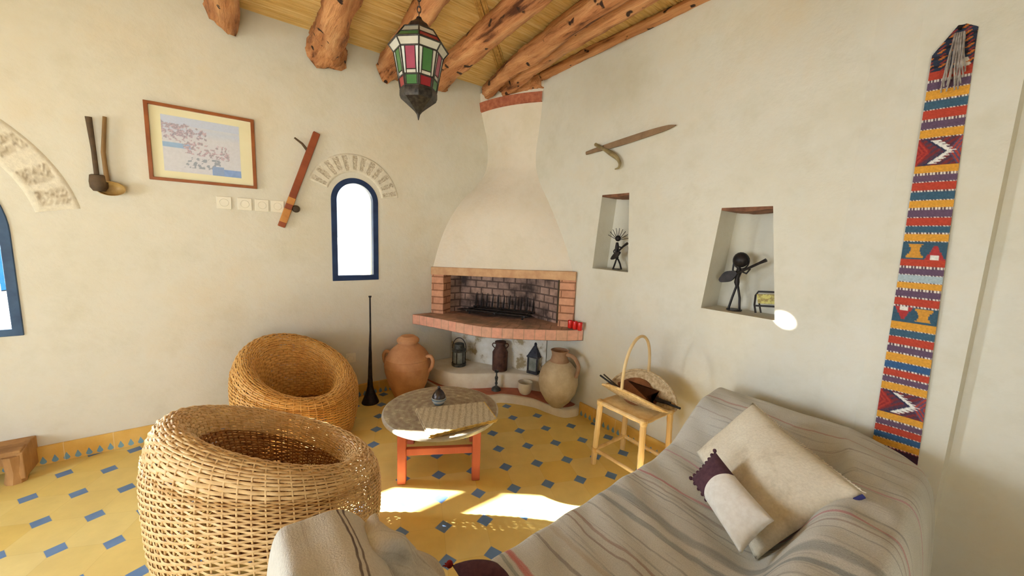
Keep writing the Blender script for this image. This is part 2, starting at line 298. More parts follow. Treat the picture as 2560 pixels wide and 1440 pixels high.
# ------------------------------------------------------------------ mesh builder
class MB:
    def __init__(s): s.v = []; s.f = []; s.uv = {}; s.c = {}; s.mi = []; s.cur = 0
    def add(s, vs, fs, uv=None, c=None):
        o = len(s.v); s.v.extend([tuple(map(float, q)) for q in vs])
        s.f.extend([tuple(o + i for i in f) for f in fs]); s.mi.extend([s.cur] * len(fs))
        if uv is not None:
            for i, q in enumerate(uv): s.uv[o + i] = q
        if c is not None:
            if len(c) == len(vs) and not isinstance(c[0], (int, float)):
                for i, q in enumerate(c): s.c[o + i] = q
            else:
                for i in range(len(vs)): s.c[o + i] = c
        return s
    def box(s, c, d, R=None, col=None, taper=1.0):
        x, y, z = [q / 2 for q in d]
        P = [(-x, -y, -z), (x, -y, -z), (x, y, -z), (-x, y, -z), (-x * taper, -y * taper, z), (x * taper, -y * taper, z), (x * taper, y * taper, z), (-x * taper, y * taper, z)]
        P = [np.array(p) for p in P]
        if R is not None: P = [R @ p for p in P]
        P = [p + np.array(c) for p in P]
        return s.add(P, [(0, 3, 2, 1), (4, 5, 6, 7), (0, 1, 5, 4), (1, 2, 6, 5), (2, 3, 7, 6), (3, 0, 4, 7)], c=col)
    def tube(s, pts, r, n=10, caps=True, col=None, flat=1.0, closed=False):
        pts = [np.array(p, float) for p in pts]; m = len(pts)
        rs = r if hasattr(r, '__len__') else [r] * m
        V = []; up = None
        for i in range(m):
            a, b = (pts[(i - 1) % m], pts[(i + 1) % m]) if closed else (pts[max(0, i - 1)], pts[min(m - 1, i + 1)])
            d = b - a; d = d / (np.linalg.norm(d) + 1e-12)
            if up is None: up = np.array([0, 0, 1.0]) if abs(d[2]) < 0.9 else np.array([1.0, 0, 0])
            x = np.cross(up, d); x /= np.linalg.norm(x) + 1e-12; y = np.cross(d, x); up = y
            for k in range(n):
                t = 2 * math.pi * k / n; V.append(pts[i] + rs[i] * (math.cos(t) * x + flat * math.sin(t) * y))
        F = []
        for i in range(m if closed else m - 1):
            j = (i + 1) % m
            for k in range(n): F.append((i * n + k, i * n + (k + 1) % n, j * n + (k + 1) % n, j * n + k))
        if caps and not closed: F.append(tuple(range(n))[::-1]); F.append(tuple((m - 1) * n + k for k in range(n)))
        return s.add(V, F, c=col)
    def lathe(s, prof, n=32, c=(0, 0, 0), col=None, wob=0.0):
        V = []; m = len(prof)
        for r, z in prof:
            for k in range(n):
                t = 2 * math.pi * k / n; q = r * (1 + wob * math.sin(2 * t + z * 9))
                V.append((c[0] + q * math.cos(t), c[1] + q * math.sin(t), c[2] + z))
        F = [(i * n + k, i * n + (k + 1) % n, (i + 1) * n + (k + 1) % n, (i + 1) * n + k) for i in range(m - 1) for k in range(n)]
        if prof[0][0] > 1e-5: F.append(tuple(range(n))[::-1])
        if prof[-1][0] > 1e-5: F.append(tuple((m - 1) * n + k for k in range(n)))
        cc = None
        if col is not None: cc = [col[i] if isinstance(col, list) else col for i in range(m) for k in range(n)]
        return s.add(V, F, c=cc)
    def grid(s, P, uv=None, c=None, closeu=False, closev=False, flip=False):
        """P: array rows x cols x 3"""
        P = np.asarray(P); a, b = P.shape[:2]; F = []
        for i in range(a if closeu else a - 1):
            for j in range(b if closev else b - 1):
                i2, j2 = (i + 1) % a, (j + 1) % b
                q = (i * b + j, i2 * b + j, i2 * b + j2, i * b + j2); F.append(q[::-1] if flip else q)
        return s.add(P.reshape(-1, 3), F, None if uv is None else [tuple(q) for q in np.asarray(uv).reshape(-1, 2)], None if c is None else [tuple(q) for q in np.asarray(c).reshape(-1, 4)])
    def prism(s, poly, z0, z1, f=None, uvs=None):
        """poly: list of (x, y); f maps (x, y, z) to a point"""
        f = f or (lambda x, y, z: (x, y, z)); n = len(poly)
        V = [f(x, y, z0) for x, y in poly] + [f(x, y, z1) for x, y in poly]
        F = [tuple(range(n))[::-1], tuple(range(n, 2 * n))] + [(i, (i + 1) % n, n + (i + 1) % n, n + i) for i in range(n)]
        return s.add(V, F)
    def ring(s, outer, inner, d0, d1):
        """frame between two closed outlines in the x-y plane, from z=d0 to z=d1"""
        n = len(outer)
        V = [(x, y, d) for d in (d0, d1) for x, y in outer] + [(x, y, d) for d in (d0, d1) for x, y in inner]
        F = []
        for i in range(n):
            j = (i + 1) % n
            F += [(i, j, n + j, n + i), (2 * n + i, 3 * n + i, 3 * n + j, 2 * n + j), (n + i, n + j, 3 * n + j, 3 * n + i), (i, 2 * n + i, 2 * n + j, j)]
        return s.add(V, F)
    def sphere(s, c, r, n=16, m=10, col=None):
        r = r if hasattr(r, '__len__') else (r, r, r)
        P = [[(c[0] + r[0] * math.sin(math.pi * i / m) * math.cos(2 * math.pi * k / n), c[1] + r[1] * math.sin(math.pi * i / m) * math.sin(2 * math.pi * k / n), c[2] + r[2] * math.cos(math.pi * i / m)) for k in range(n)] for i in range(m + 1)]
        return s.grid(P, closev=True, c=None if col is None else [[col] * n] * (m + 1))
    def build(s, name, mat, parent=None, smooth=True, bevel=0, label=None, subsurf=0, angle=35):
        me = bpy.data.meshes.new(name); me.from_pydata(s.v, [], s.f); me.validate(verbose=False)
        mats = mat if isinstance(mat, (list, tuple)) else [mat]
        for m in mats: me.materials.append(m)
        if len(mats) > 1 and len(me.polygons) == len(s.mi): me.polygons.foreach_set('material_index', s.mi)
        vi = np.zeros(len(me.loops), dtype=np.int32); me.loops.foreach_get('vertex_index', vi)
        if s.uv:
            U = np.zeros((len(s.v), 2)); 
            for i, q in s.uv.items(): U[i] = q
            l = me.uv_layers.new(name='UVMap'); l.data.foreach_set('uv', U[vi].ravel())
        if s.c:
            Cc = np.ones((len(s.v), 4))
            for i, q in s.c.items(): Cc[i] = q
            a = me.color_attributes.new('Col', 'FLOAT_COLOR', 'CORNER'); a.data.foreach_set('color', Cc[vi].ravel())
        bm = bmesh.new(); bm.from_mesh(me); bmesh.ops.remove_doubles(bm, verts=bm.verts, dist=1e-6); bmesh.ops.recalc_face_normals(bm, faces=bm.faces); bm.to_mesh(me); bm.free()
        if smooth:
            me.polygons.foreach_set('use_smooth', [True] * len(me.polygons))
            try: me.set_sharp_from_angle(angle=math.radians(angle))
            except Exception: pass
        o = bpy.data.objects.new(name, me); COL.objects.link(o)
        if parent is not None: o.parent = parent
        if bevel:
            b = o.modifiers.new('bevel', 'BEVEL'); b.width = bevel; b.segments = 2; b.limit_method = 'ANGLE'; b.angle_limit = math.radians(40)
        if subsurf:
            b = o.modifiers.new('sub', 'SUBSURF'); b.levels = subsurf; b.render_levels = subsurf
        if label: o['label'] = label
        return o

def tag(o, label, cat, group=None, kind=None):
    o['label'] = label; o['category'] = cat
    if group: o['group'] = group
    if kind: o['kind'] = kind
    return o
def struct(o, label=None, cat=None):
    o['kind'] = 'structure'
    if label: o['label'] = label
    if cat: o['category'] = cat
    return o
def thing(name, label, cat, loc=(0, 0, 0), M=None, rotz=0.0, group=None):
    o = bpy.data.objects.new(name, None); COL.objects.link(o); o.empty_display_size = 0.05
    if M is not None: o.matrix_world = M
    else: o.location = tuple(loc); o.rotation_euler = (0, 0, rotz)
    return tag(o, label, cat, group)
def dup(root, loc=None, M=None, label=None, rotz=None):
    r = root.copy(); COL.objects.link(r)
    if M is not None: r.matrix_world = M
    if loc is not None: r.location = tuple(loc)
    if rotz is not None: r.rotation_euler = (0, 0, rotz)
    if label: r['label'] = label
    for ch in list(root.children):
        c = ch.copy(); COL.objects.link(c); c.parent = r
        for g in list(ch.children):
            d = g.copy(); COL.objects.link(d); d.parent = c
    return r
def frame_left(s, z, out=0.0):    # x along the wall to the right, y up, z out of the left wall
    p = W(s, out, z)
    return Matrix([[U3[0], 0, N3[0], p[0]], [U3[1], 0, N3[1], p[1]], [0, 1, 0, p[2]], [0, 0, 0, 1]])
def frame_right(s, z, out=0.0):
    p = W(-out, s, z)
    return Matrix([[N3[0], 0, -U3[0], p[0]], [N3[1], 0, -U3[1], p[1]], [0, 1, 0, p[2]], [0, 0, 0, 1]])
def rot2(deg):
    a = math.radians(deg); return np.array([[math.cos(a), -math.sin(a), 0], [math.sin(a), math.cos(a), 0], [0, 0, 1]])
def rotx(deg):
    a = math.radians(deg); return np.array([[1, 0, 0], [0, math.cos(a), -math.sin(a)], [0, math.sin(a), math.cos(a)]])
def wob(i, k=1.0, s=0.0): return math.sin(i * 1.7 * k + s) * 0.6 + math.sin(i * 3.1 * k + 1.3 + s) * 0.4
def smooth_curve(pts, n):
    """Catmull-Rom through pts (tuples), n samples"""
    P = np.array(pts, float); m = len(P); out = []
    for t in np.linspace(0, m - 1, n):
        i = min(int(t), m - 2); f = t - i
        p0, p1, p2, p3 = P[max(i - 1, 0)], P[i], P[i + 1], P[min(i + 2, m - 1)]
        out.append(0.5 * ((2 * p1) + (-p0 + p2) * f + (2 * p0 - 5 * p1 + 4 * p2 - p3) * f * f + (-p0 + 3 * p1 - 3 * p2 + p3) * f ** 3))
    return np.array(out)
# ------------------------------------------------------------------ room shell
CEIL = 2.77
def uvbox(mb, u0, u1, v0, v1, z0, z1):
    P = [W(u, v, z) for z in (z0, z1) for u, v in ((u0, v0), (u1, v0), (u1, v1), (u0, v1))]
    return mb.add(P, [(0, 3, 2, 1), (4, 5, 6, 7), (0, 1, 5, 4), (1, 2, 6, 5), (2, 3, 7, 6), (3, 0, 4, 7)])
def cut(o, cutters):
    for c in cutters:
        m = o.modifiers.new('cut', 'BOOLEAN'); m.object = c; m.operation = 'DIFFERENCE'; m.solver = 'EXACT'
    dg = bpy.context.evaluated_depsgraph_get(); dg.update()
    me = bpy.data.meshes.new_from_object(o.evaluated_get(dg))
    o.modifiers.clear(); o.data = me
    for c in cutters: bpy.data.objects.remove(c, do_unlink=True)
    return o
def arch(cx, hw, z0, zs, n=20):
    """closed outline: sill left, sill right, up and round the arch"""
    return [(cx - hw, z0), (cx + hw, z0)] + [(cx + hw * math.cos(t), zs + hw * math.sin(t)) for t in np.linspace(0, math.pi, n)]

struct(uvbox(MB(), -5.0, 0.5, -0.5, 4.8, -0.1, 0.0).build('floor', M_FLOOR, smooth=False))
# window outlines along the left wall
W1 = dict(cx=-1.370, hw=0.176, z0=0.992, zs=1.618)
W2 = dict(cx=-3.63, hw=0.54, z0=0.755, zs=1.30)
mb = MB(); uvbox(mb, -9.5, 0.0, -0.5, 0.0, 0.0, CEIL); wl_o = mb.build('wall_left', M_WALL, smooth=False)  # run on unseen past the room, added to block sun at the side opening
cs = []
for w in (W1, W2):
    c = MB(); c.prism(arch(w['cx'], w['hw'], w['z0'], w['zs'], 28), -0.6, 0.1, f=lambda x, y, z: W(x, z, y)); cs.append(c.build('cutter', M_WALL, smooth=False))
# unseen hole and outer recess added to cast the sun spot, bored along the sun
sun_hole_c = W(-3.145, 0, 2.578); vd = SDIR / np.linalg.norm(SDIR)
c = MB(); c.tube([sun_hole_c - vd * 1.3, sun_hole_c + vd * 0.3], 0.027, 20); cs.append(c.build('cutter', M_WALL, smooth=False))
c = MB(); uvbox(c, -4.05, -3.05, -0.6, -0.10, 2.48, 2.9); cs.append(c.build('cutter', M_WALL, smooth=False))
struct(cut(wl_o, cs))

NICHE1 = [(1.276, 1.178), (1.593, 1.178), (1.553, 1.715), (1.322, 1.715)]
NICHE2 = [(2.112, 1.020), (2.484, 1.020), (2.412, 1.590), (2.166, 1.590)]
mb = MB(); uvbox(mb, 0.0, 0.5, -0.5, 4.8, 0.0, CEIL); wr_o = mb.build('wall_right', M_WALL, smooth=False)
cs = []
for q, dep in ((NICHE1, 0.17), (NICHE2, 0.20)):
    c = MB(); c.prism(q, -0.1, dep, f=lambda x, y, z: W(z, x, y)); cs.append(c.build('cutter', M_WALL, smooth=False))
struct(cut(wr_o, cs))
# rear walls (behind the camera), openings guessed and sized for the fill light
mb = MB(); uvbox(mb, -5.0, 0.5, 4.8, 5.05, 0, CEIL); wb = mb.build('wall_back', M_WALL, smooth=False)
c = MB(); uvbox(c, -4.4, -2.3, 4.6, 5.2, 0.0, 1.95); struct(cut(wb, [c.build('cutter', M_WALL, smooth=False)]))
mb = MB(); uvbox(mb, -5.25, -5.0, 0.0, 5.05, 0, CEIL); wb = mb.build('wall_entrance', M_WALL, smooth=False)
c = MB(); uvbox(c, -5.4, -4.9, 0.9, 2.6, 0.45, 1.62); struct(cut(wb, [c.build('cutter', M_WALL, smooth=False)]))

# shallow pilaster on the right wall
PO = 0.035
mb = MB(); mb.prism([(2.70, 0), (2.84, PO), (3.105, PO), (3.115, 0)], 0.0, CEIL, f=lambda x, y, z: W(-y, x, z)); struct(mb.build('trim_3', M_WALL, smooth=False))

# cane ceiling: every reed is a ridge running along U
rows = []; uvs = []
pitch = 0.0135; nv = int(5.05 / pitch)
us = np.linspace(-5.25, 0.5, 60)
for k in range(nv):
    v0 = -0.02 + k * pitch; sag = 0.006 * RNG.random(); ph = RNG.random() * 6
    for q, dz in ((0.0, 0.012), (0.25, 0.003), (0.5, 0.0), (0.75, 0.003)):
        zz = CEIL + dz - sag
        rows.append([W(u, v0 + q * pitch + 0.003 * math.sin(u * 2.3 + ph), zz + 0.002 * math.sin(u * 3.1 + ph)) for u in us]); uvs.append([(u, v0 + q * pitch) for u in us])
mb = MB(); mb.grid(rows, uvs); struct(mb.build('ceiling', M_REED, smooth=True, angle=180))
mb = MB(); uvbox(mb, -5.25, 0.5, -0.20, 5.05, CEIL + 0.05, CEIL + 0.2); struct(mb.build('roof_slab', M_WALL, smooth=False))

# outside ground
mb = MB(); mb.add([(-90, -90, -.12), (90, -90, -.12), (90, 90, -.12), (-90, 90, -.12)], [(0, 1, 2, 3)]); struct(mb.build('terrace_ground', M_GROUND, smooth=False))
mb = MB(); mb.add([(-89, -20, -.10), (-10.5, -20, -.10), (-10.5, 10, -.10), (-45, 45, -.10), (-89, 60, -.10)], [(0, 1, 2, 3, 4)]); struct(mb.build('sea_surface', M_SEA, smooth=False))

# skirting tiles: UV.x in metres along the wall, UV.y height
def base_mat():
    t = NT('skirting_tiles'); tcn = t.new('ShaderNodeTexCoord'); s = t.new('ShaderNodeSeparateXYZ'); t.link(tcn.outputs['UV'], s.inputs[0])
    x = t.math('DIVIDE', s.outputs['X'], 0.044); fx = t.math('ABSOLUTE', t.math('SUBTRACT', x, t.math('ROUND', x)))
    y = s.outputs['Y']
    # drop: round below, pointed above
    yy = t.math('SUBTRACT', y, 0.018)
    up = t.math('MAXIMUM', yy, 0.0); dn = t.math('MINIMUM', yy, 0.0)
    wdt = t.math('SUBTRACT', 0.30, t.math('MULTIPLY', up, 9.5))
    wdn = t.math('SQRT', t.math('MAXIMUM', t.math('SUBTRACT', 1.0, t.math('POWER', t.math('DIVIDE', t.math('ABSOLUTE', dn), 0.014), 2.0)), 0.0))
    ins = t.math('LESS_THAN', fx, t.math('MULTIPLY', wdt, wdn))
    xt = t.math('DIVIDE', s.outputs['X'], 0.2); ft = t.math('ABSOLUTE', t.math('SUBTRACT', xt, t.math('ROUND', xt)))
    joint = t.math('LESS_THAN', ft, 0.008)
    n = t.noise(t.coord('Object'), 9, 4)
    base = t.ramp(n, [(0.3, lin((214, 166, 76))), (0.7, lin((230, 190, 106)))])
    c = t.mix(ins, base, t.ramp(n, [(0.3, lin((104, 146, 176))), (0.7, lin((128, 170, 186)))]))
    t.col(t.mix(t.math('MULTIPLY', joint, 0.5), c, lin((236, 222, 186)))); return t.set(0.4, 0, 0.4)
M_BASE = base_mat()
def skirting(name, f, a, b, h=0.108, d=0.014):
    mb = MB(); prof = [(d, 0.0), (d, h - 0.006), (d - 0.005, h), (0.0, h)]
    n = max(2, int((b - a) / 0.25)); S = np.linspace(a, b, n)
    P = [[f(s, o, z) for s in S] for o, z in prof]; uv = [[(s, z + (d - o) * 0.5) for s in S] for o, z in prof]
    mb.grid(P, uv); return struct(mb.build(name, M_BASE, smooth=False))
skirting('baseboard_left', lambda s, o, z: W(s, o, z), -5.0, -0.72)
skirting('baseboard_right', lambda s, o, z: W(-o, s, z), 1.25, 2.745)

# windows --------------------------------------------------------------
def offset_arch(w, d, n=28): return arch(w['cx'], w['hw'] - d, w['z0'] + d, w['zs'], n)
LF = lambda x, y, z: W(x, z, y)
def lf_ring(mb, o, i, d0, d1):
    t = MB(); t.ring(o, i, d0, d1); t.v = [tuple(W(x, z, y)) for x, y, z in t.v]; mb.add(t.v, t.f)
w1 = thing('window_1', 'small narrow arched window with dark blue frame beside the chimney hood', 'window', W(W1['cx'], 0, W1['z0'])); w1['kind'] = 'structure'
bpy.context.view_layer.update()
def under(o, root):
    o.parent = root; o.matrix_parent_inverse = root.matrix_world.inverted(); return o
mb = MB(); lf_ring(mb, offset_arch(W1, -0.001), offset_arch(W1, 0.040), -0.05, 0.006); under(mb.build('window_frame', M_BLUE, angle=40, bevel=0.003), w1)
mb = MB(); mb.prism(offset_arch(W1, 0.038), -0.03, -0.024, f=LF); under(mb.build('window_pane', M_GLASS, smooth=False), w1)
w2 = thing('window_2', 'large arched window with worn blue frame at the left edge, cut by the photo', 'window', W(W2['cx'], 0, W2['z0'])); w2['kind'] = 'structure'
bpy.context.view_layer.update()
mb = MB(); lf_ring(mb, offset_arch(W2, -0.001, 40), offset_arch(W2, 0.038, 40), -0.06, 0.008); under(mb.build('window_frame', M_BLUE2, angle=40, bevel=0.003), w2)
mb = MB()
def wbar(x0, x1, z0, z1, d0, d1): mb.prism([(x0, z0), (x1, z0), (x1, z1), (x0, z1)], d0, d1, f=LF)
wbar(W2['cx'] - 0.03, W2['cx'] + 0.03, W2['z0'] + 0.03, W2['zs'] + 0.47, -0.05, -0.005)
wbar(W2['cx'] - 0.47, W2['cx'] + 0.47, 0.965, 1.035, -0.05, -0.005)
under(mb.build('glazing_bar', M_BLUE2, smooth=False, bevel=0.003), w2)
mb = MB(); mb.prism(offset_arch(W2, 0.036, 40), -0.04, -0.034, f=LF); under(mb.build('window_pane', M_GLASS, smooth=False), w2)

# relief brick arches round the windows
def arch_relief(name, cx, cz, r0, r1, a0, a1, n, seed, size=1.0):
    rg = np.random.default_rng(seed); nr, na = 22, n * 12
    P = []; Cc = []
    cream = np.array(lin((226, 219, 200))); grey = np.array(lin((186, 172, 146))); dark = np.array(lin((146, 130, 114)))
    off = rg.random(n) * 0.3; jit = rg.normal(0, 0.12, n)
    base = rg.random((nr, na))
    for i in range(nr):
        row = []; cr_ = []
        f = i / (nr - 1); r = r0 + (r1 - r0) * f
        for j in range(na):
            a = a0 + (a1 - a0) * j / (na - 1); k = min(int(j / 12), n - 1); g = (j % 12) / 12
            edge = 0.010 * min(1, min(f, 1 - f) * 10, (j + 0.5) / 2, (na - 0.5 - j) / 2)
            inside = 0.12 + off[k] * 0.4 < f < 0.90 and 0.16 < g + jit[k] * 0.3 < 0.70
            h = edge; c = cream
            if inside:
                q = base[i, j]; h = edge - 0.006 + 0.006 * q
                c = cream * 0.45 + grey * 0.55 if q < 0.62 else (grey * 0.6 + dark * 0.4 if q < 0.86 else cream)
            row.append(W(cx + r * math.cos(a), max(0.0, h) if edge > 0.001 else -0.002, cz + r * math.sin(a))); cr_.append(c)
        P.append(row); Cc.append(cr_)
    mb = MB(); mb.grid(P, c=Cc); return struct(mb.build(name, M_ARCH, angle=60))
arch_relief('trim_1', W1['cx'], 1.63, 0.205, 0.35, math.radians(8), math.radians(160), 12, 3)
arch_relief('trim_2', -3.59, 1.30, 0.600, 0.775, math.radians(11), math.radians(175), 14, 4)

# niche lintels
def lintel(label, q, dep):
    (x0, z0), (x1, _), (x2, z2), (x3, _) = q
    n = 9; P = []
    for i in range(n):
        t = i / (n - 1); x = x3 - 0.002 + (x2 - x3 + 0.004) * t; low = -0.012 - 0.010 * math.sin(math.pi * t) - 0.003 * wob(i)
        P.append([W(0.001, x, z2 + 0.004), W(0.001, x, z2 + low), W(dep * 0.5, x, z2 + low - 0.008 * math.sin(math.pi * t)), W(dep, x, z2 + low), W(dep, x, z2 + 0.004)])
    mb = MB(); mb.grid(P); return tag(mb.build('niche_lintel', M_WOODNICHE), label, 'lintel')
M_WOODNICHE = plain('reddish_niche_wood', (142, 98, 70), (104, 66, 46), 0.7, 14, 0.4, 0.006)
lintel('rounded brown wooden lintel over the narrow wall niche nearer the fireplace', NICHE1, 0.168)
lintel('reddish wooden lintel over the larger wall niche holding the wire guitarist', NICHE2, 0.198)

# beams -----------------------------------------------------------------
def beam(label, pts, r, flat=1.0, seed=0, knob=0.0, mat=None, group=None, n=60):
    """gnarled log through (u, v, z) points"""
    rg = np.random.default_rng(seed); C_ = smooth_curve(pts, n); m = 18; P = []
    k1, k2, k3 = rg.random(3) * 6
    for i, (u, v, z) in enumerate(C_):
        t = i / (n - 1); rr = (r if not hasattr(r, '__len__') else r[0] + (r[1] - r[0]) * t)
        rr *= 1 + knob * max(0, 1 - i / 7.0)
        row = []
        for k in range(m):
            a = 2 * math.pi * k / m
            q = rr * (1 + 0.13 * math.sin(2 * a + k1 + i * 0.21) + 0.10 * math.sin(3 * a + k2 - i * 0.33) + 0.07 * math.sin(5 * a + i * 0.5 + k3) + 0.05 * rg.normal())
            row.append(W(u + q * math.cos(a), v + 0.01 * rg.normal(), min(z + q * flat * math.sin(a), CEIL - 0.002)))
        P.append(row)
    mb = MB(); mb.grid(P, closev=True)
    o = len(mb.v); m0 = m
    mb.f.append(tuple(range(m0))); mb.f.append(tuple(range((n - 1) * m0, n * m0))[::-1]); mb.mi += [0, 0]
    ob = mb.build('ceiling_beam', mat or M_BEAM, angle=70)
    return tag(ob, label, 'beam', group)
beam('gnarled log beam with rounded end at the far left of the ceiling', [(-2.14, 0.03, 2.67), (-2.17, 1.2, 2.68), (-2.22, 2.6, 2.69), (-2.3, 4.7, 2.69)], 0.085, seed=1)
beam('thick knotty log beam, its end full of dark holes above the framed picture', [(-1.56, 0.03, 2.63), (-1.60, 0.5, 2.67), (-1.66, 1.4, 2.68), (-1.72, 2.8, 2.69), (-1.8, 4.7, 2.69)], 0.095, seed=2, knob=0.28)
beam('log beam passing behind the hanging lantern', [(-1.10, 0.03, 2.66), (-1.16, 0.6, 2.69), (-1.24, 1.5, 2.69), (-1.32, 2.8, 2.69), (-1.4, 4.7, 2.69)], 0.075, seed=3, knob=0.35)
beam('reddish split log beam just right of the hanging lantern', [(-0.66, 0.03, 2.68), (-0.74, 0.5, 2.69), (-0.80, 1.5, 2.69), (-0.88, 3.0, 2.69), (-0.95, 4.7, 2.69)], 0.078, seed=4)
beam('left log of the double beam resting over the chimney', [(-0.27, 0.16, 2.68), (-0.36, 0.7, 2.69), (-0.46, 1.5, 2.69), (-0.58, 3.0, 2.69), (-0.68, 4.7, 2.69)], 0.062, seed=5)
beam('right log of the double beam resting over the chimney', [(-0.17, 0.28, 2.68), (-0.25, 0.8, 2.69), (-0.35, 1.6, 2.69), (-0.46, 3.0, 2.69), (-0.54, 4.7, 2.69)], 0.058, seed=6)
beam('thin dark log along the top of the right wall', [(-0.01, 0.62, 2.735), (-0.02, 1.2, 2.745), (-0.015, 2.0, 2.745), (-0.02, 3.2, 2.745), (-0.01, 4.7, 2.745)], 0.034, seed=8)
beam('short wooden block wedged above the brick band of the chimney', [(-0.14, 0.34, 2.70), (-0.08, 0.45, 2.70), (-0.03, 0.55, 2.70), (-0.01, 0.61, 2.70)], 0.06, seed=9, n=12)
# bundle of tied reeds running obliquely over the cane
p0, p1 = (-0.95, 1.10), (-0.30, 0.42)
M_BUNDLE = plain('pale_reed_bundle', (226, 186, 112), (190, 142, 74), 0.55, 30, 0.2)
mb = MB()
for k in range(7):
    d = (k - 3) * 0.011; pts = []
    for t in np.linspace(0, 1, 10): pts.append(W(p0[0] + (p1[0] - p0[0]) * t + d * 0.72 + 0.004 * wob(k + t * 3), p0[1] + (p1[1] - p0[1]) * t + d * 0.69, CEIL - 0.008 - 0.004 * (k % 2)))
    mb.tube(pts, 0.0065, 7)
tag(mb.build('reed_bundle', M_BUNDLE), 'slanting bundle of tied reeds on the cane ceiling right of the lantern', 'reeds')
# ------------------------------------------------------------------ fireplace
def wthing(name, label, cat, u, v, z=0.0, rot=0.0, group=None):
    """thing whose local x runs along U and local y along N reversed (so z is up)"""
    p = W(u, v, z)
    return thing(name, label, cat, p, rotz=A0 + rot, group=group)
# in a wthing local frame: x = U, y = -N
fp = wthing('fireplace', 'plastered corner fireplace with tapering hood and rose brick hearth', 'fireplace', 0, 0)
L = lambda u, v, z: (u, -v, z)            # corner coordinates to fireplace local
hood = [(1.09, -.70, 1.10), (1.3, -.64, 1.0), (1.5, -.555, .88), (1.7, -.42, .745), (1.85, -.27, .635), (2.0, -.165, .565), (2.15, -.14, .555), (2.3, -.155, .58), (2.45, -.20, .60), (2.58, -.235, .61), (2.70, -.245, .615)]
hz = [h[0] for h in hood]
def hood_pt(z, t, out=0.0):
    a = np.interp(z, hz, [h[1] for h in hood]); b = np.interp(z, hz, [h[2] for h in hood])
    A = np.array([a, 0.0]); Bp = np.array([0.0, b]); d = Bp - A; n = np.array([-d[1], d[0]]) / np.linalg.norm(d)   # towards the room: -u, +v
    bulge = np.interp(z, [1.09, 1.6, 2.0, 2.6], [0.02, 0.10, 0.07, 0.045])
    q = A + d * t + n * (bulge * 4 * t * (1 - t) + out)
    return L(q[0], q[1], z)
zs_s = smooth_curve([(z,) for z in np.linspace(1.09, 2.70, 20)], 60)[:, 0]
hood_s = smooth_curve(hood, 60); hz = list(hood_s[:, 0]); hood = [tuple(h) for h in hood_s]
mb = MB(); mb.grid([[hood_pt(z, t) for t in np.linspace(0, 1, 30)] for z in hood_s[:, 0]])
mb.grid([[hood_pt(1.09, t), hood_pt(1.09, t, -0.25)] for t in np.linspace(0, 1, 30)])
mb.build('hood', M_HOOD, fp, angle=60)
mb = MB(); R_ = []
for z, o in ((2.535, 0.0), (2.54, 0.016), (2.615, 0.016), (2.62, 0.0)): R_.append([hood_pt(z, t, o) for t in np.linspace(0.0, 1.0, 24)])
mb.grid(R_); mb.build('brick_band', M_BAND, fp, angle=30)
# chord of the mouth
A2, B2 = np.array([-.70, 0.0]), np.array([0.0, 1.12]); CH = B2 - A2; CHL = np.linalg.norm(CH); CHd = CH / CHL; CHn = np.array([-CHd[1], CHd[0]])
def ch(s, o, z): q = A2 + CHd * s + CHn * o; zz = z + (s / CHL - 0.5) * 0.045; return L(q[0], q[1], zz)
def chbox(mb, s0, s1, o0, o1, z0, z1):
    P = [ch(s, o, z) for z in (z0, z1) for s, o in ((s0, o0), (s1, o0), (s1, o1), (s0, o1))]
    F = [(0, 3, 2, 1), (4, 5, 6, 7), (0, 1, 5, 4), (1, 2, 6, 5), (2, 3, 7, 6), (3, 0, 4, 7)]
    for f in F:   # separate faces so that the bricks can be mapped by size
        q = [P[i] for i in f]; e1 = np.linalg.norm(np.subtract(q[1], q[0])); e2 = np.linalg.norm(np.subtract(q[3], q[0]))
        if abs(q[1][2] - q[0][2]) > 0.2 * e1: uv = [(0, 0), (0, e1), (e2, e1), (e2, 0)]
        else: uv = [(0, 0), (e1, 0), (e1, e2), (0, e2)]
        mb.add(q, [(0, 1, 2, 3)], uv=uv)
    return mb
mb = MB(); chbox(mb, -0.005, CHL, -0.10, 0.030, 1.045, 1.115); mb.build('lintel', M_LINTEL, fp, smooth=False, bevel=0.004)
mb = MB(); chbox(mb, 0.0, 0.125, -0.14, 0.02, 0.655, 1.045); mb.build('jamb', M_BRICK_JAMB, fp, smooth=False)
mb = MB(); chbox(mb, CHL - 0.125, CHL, -0.14, 0.02, 0.655, 1.045); mb.build('jamb', M_BRICK_JAMB, fp, smooth=False)
# firebox walls
def wallstrip(mb, pts, z0, z1):
    s = 0
    for (a, b) in zip(pts[:-1], pts[1:]):
        d = math.hypot(b[0] - a[0], b[1] - a[1])
        mb.add([L(a[0], a[1], z0), L(b[0], b[1], z0), L(b[0], b[1], z1), L(a[0], a[1], z1)], [(0, 1, 2, 3)], uv=[(s, z0), (s + d, z0), (s + d, z1), (s, z1)]); s += d
jl = A2 + CHd * 0.12 - CHn * 0.10; jr = np.array([-.03, .95])
mb = MB(); wallstrip(mb, [jl, (-.43, .05), (-.05, .60), jr], 0.62, 1.18)
mb.add([L(*jl, 1.18), L(-.43, .05, 1.18), L(-.05, .60, 1.18), L(*jr, 1.18)], [(0, 1, 2, 3)], uv=[(0, 0), (.1, .1), (.2, .2), (.3, .1)])
mb.build('firebox_lining', M_BRICK_FIRE, fp, smooth=False)
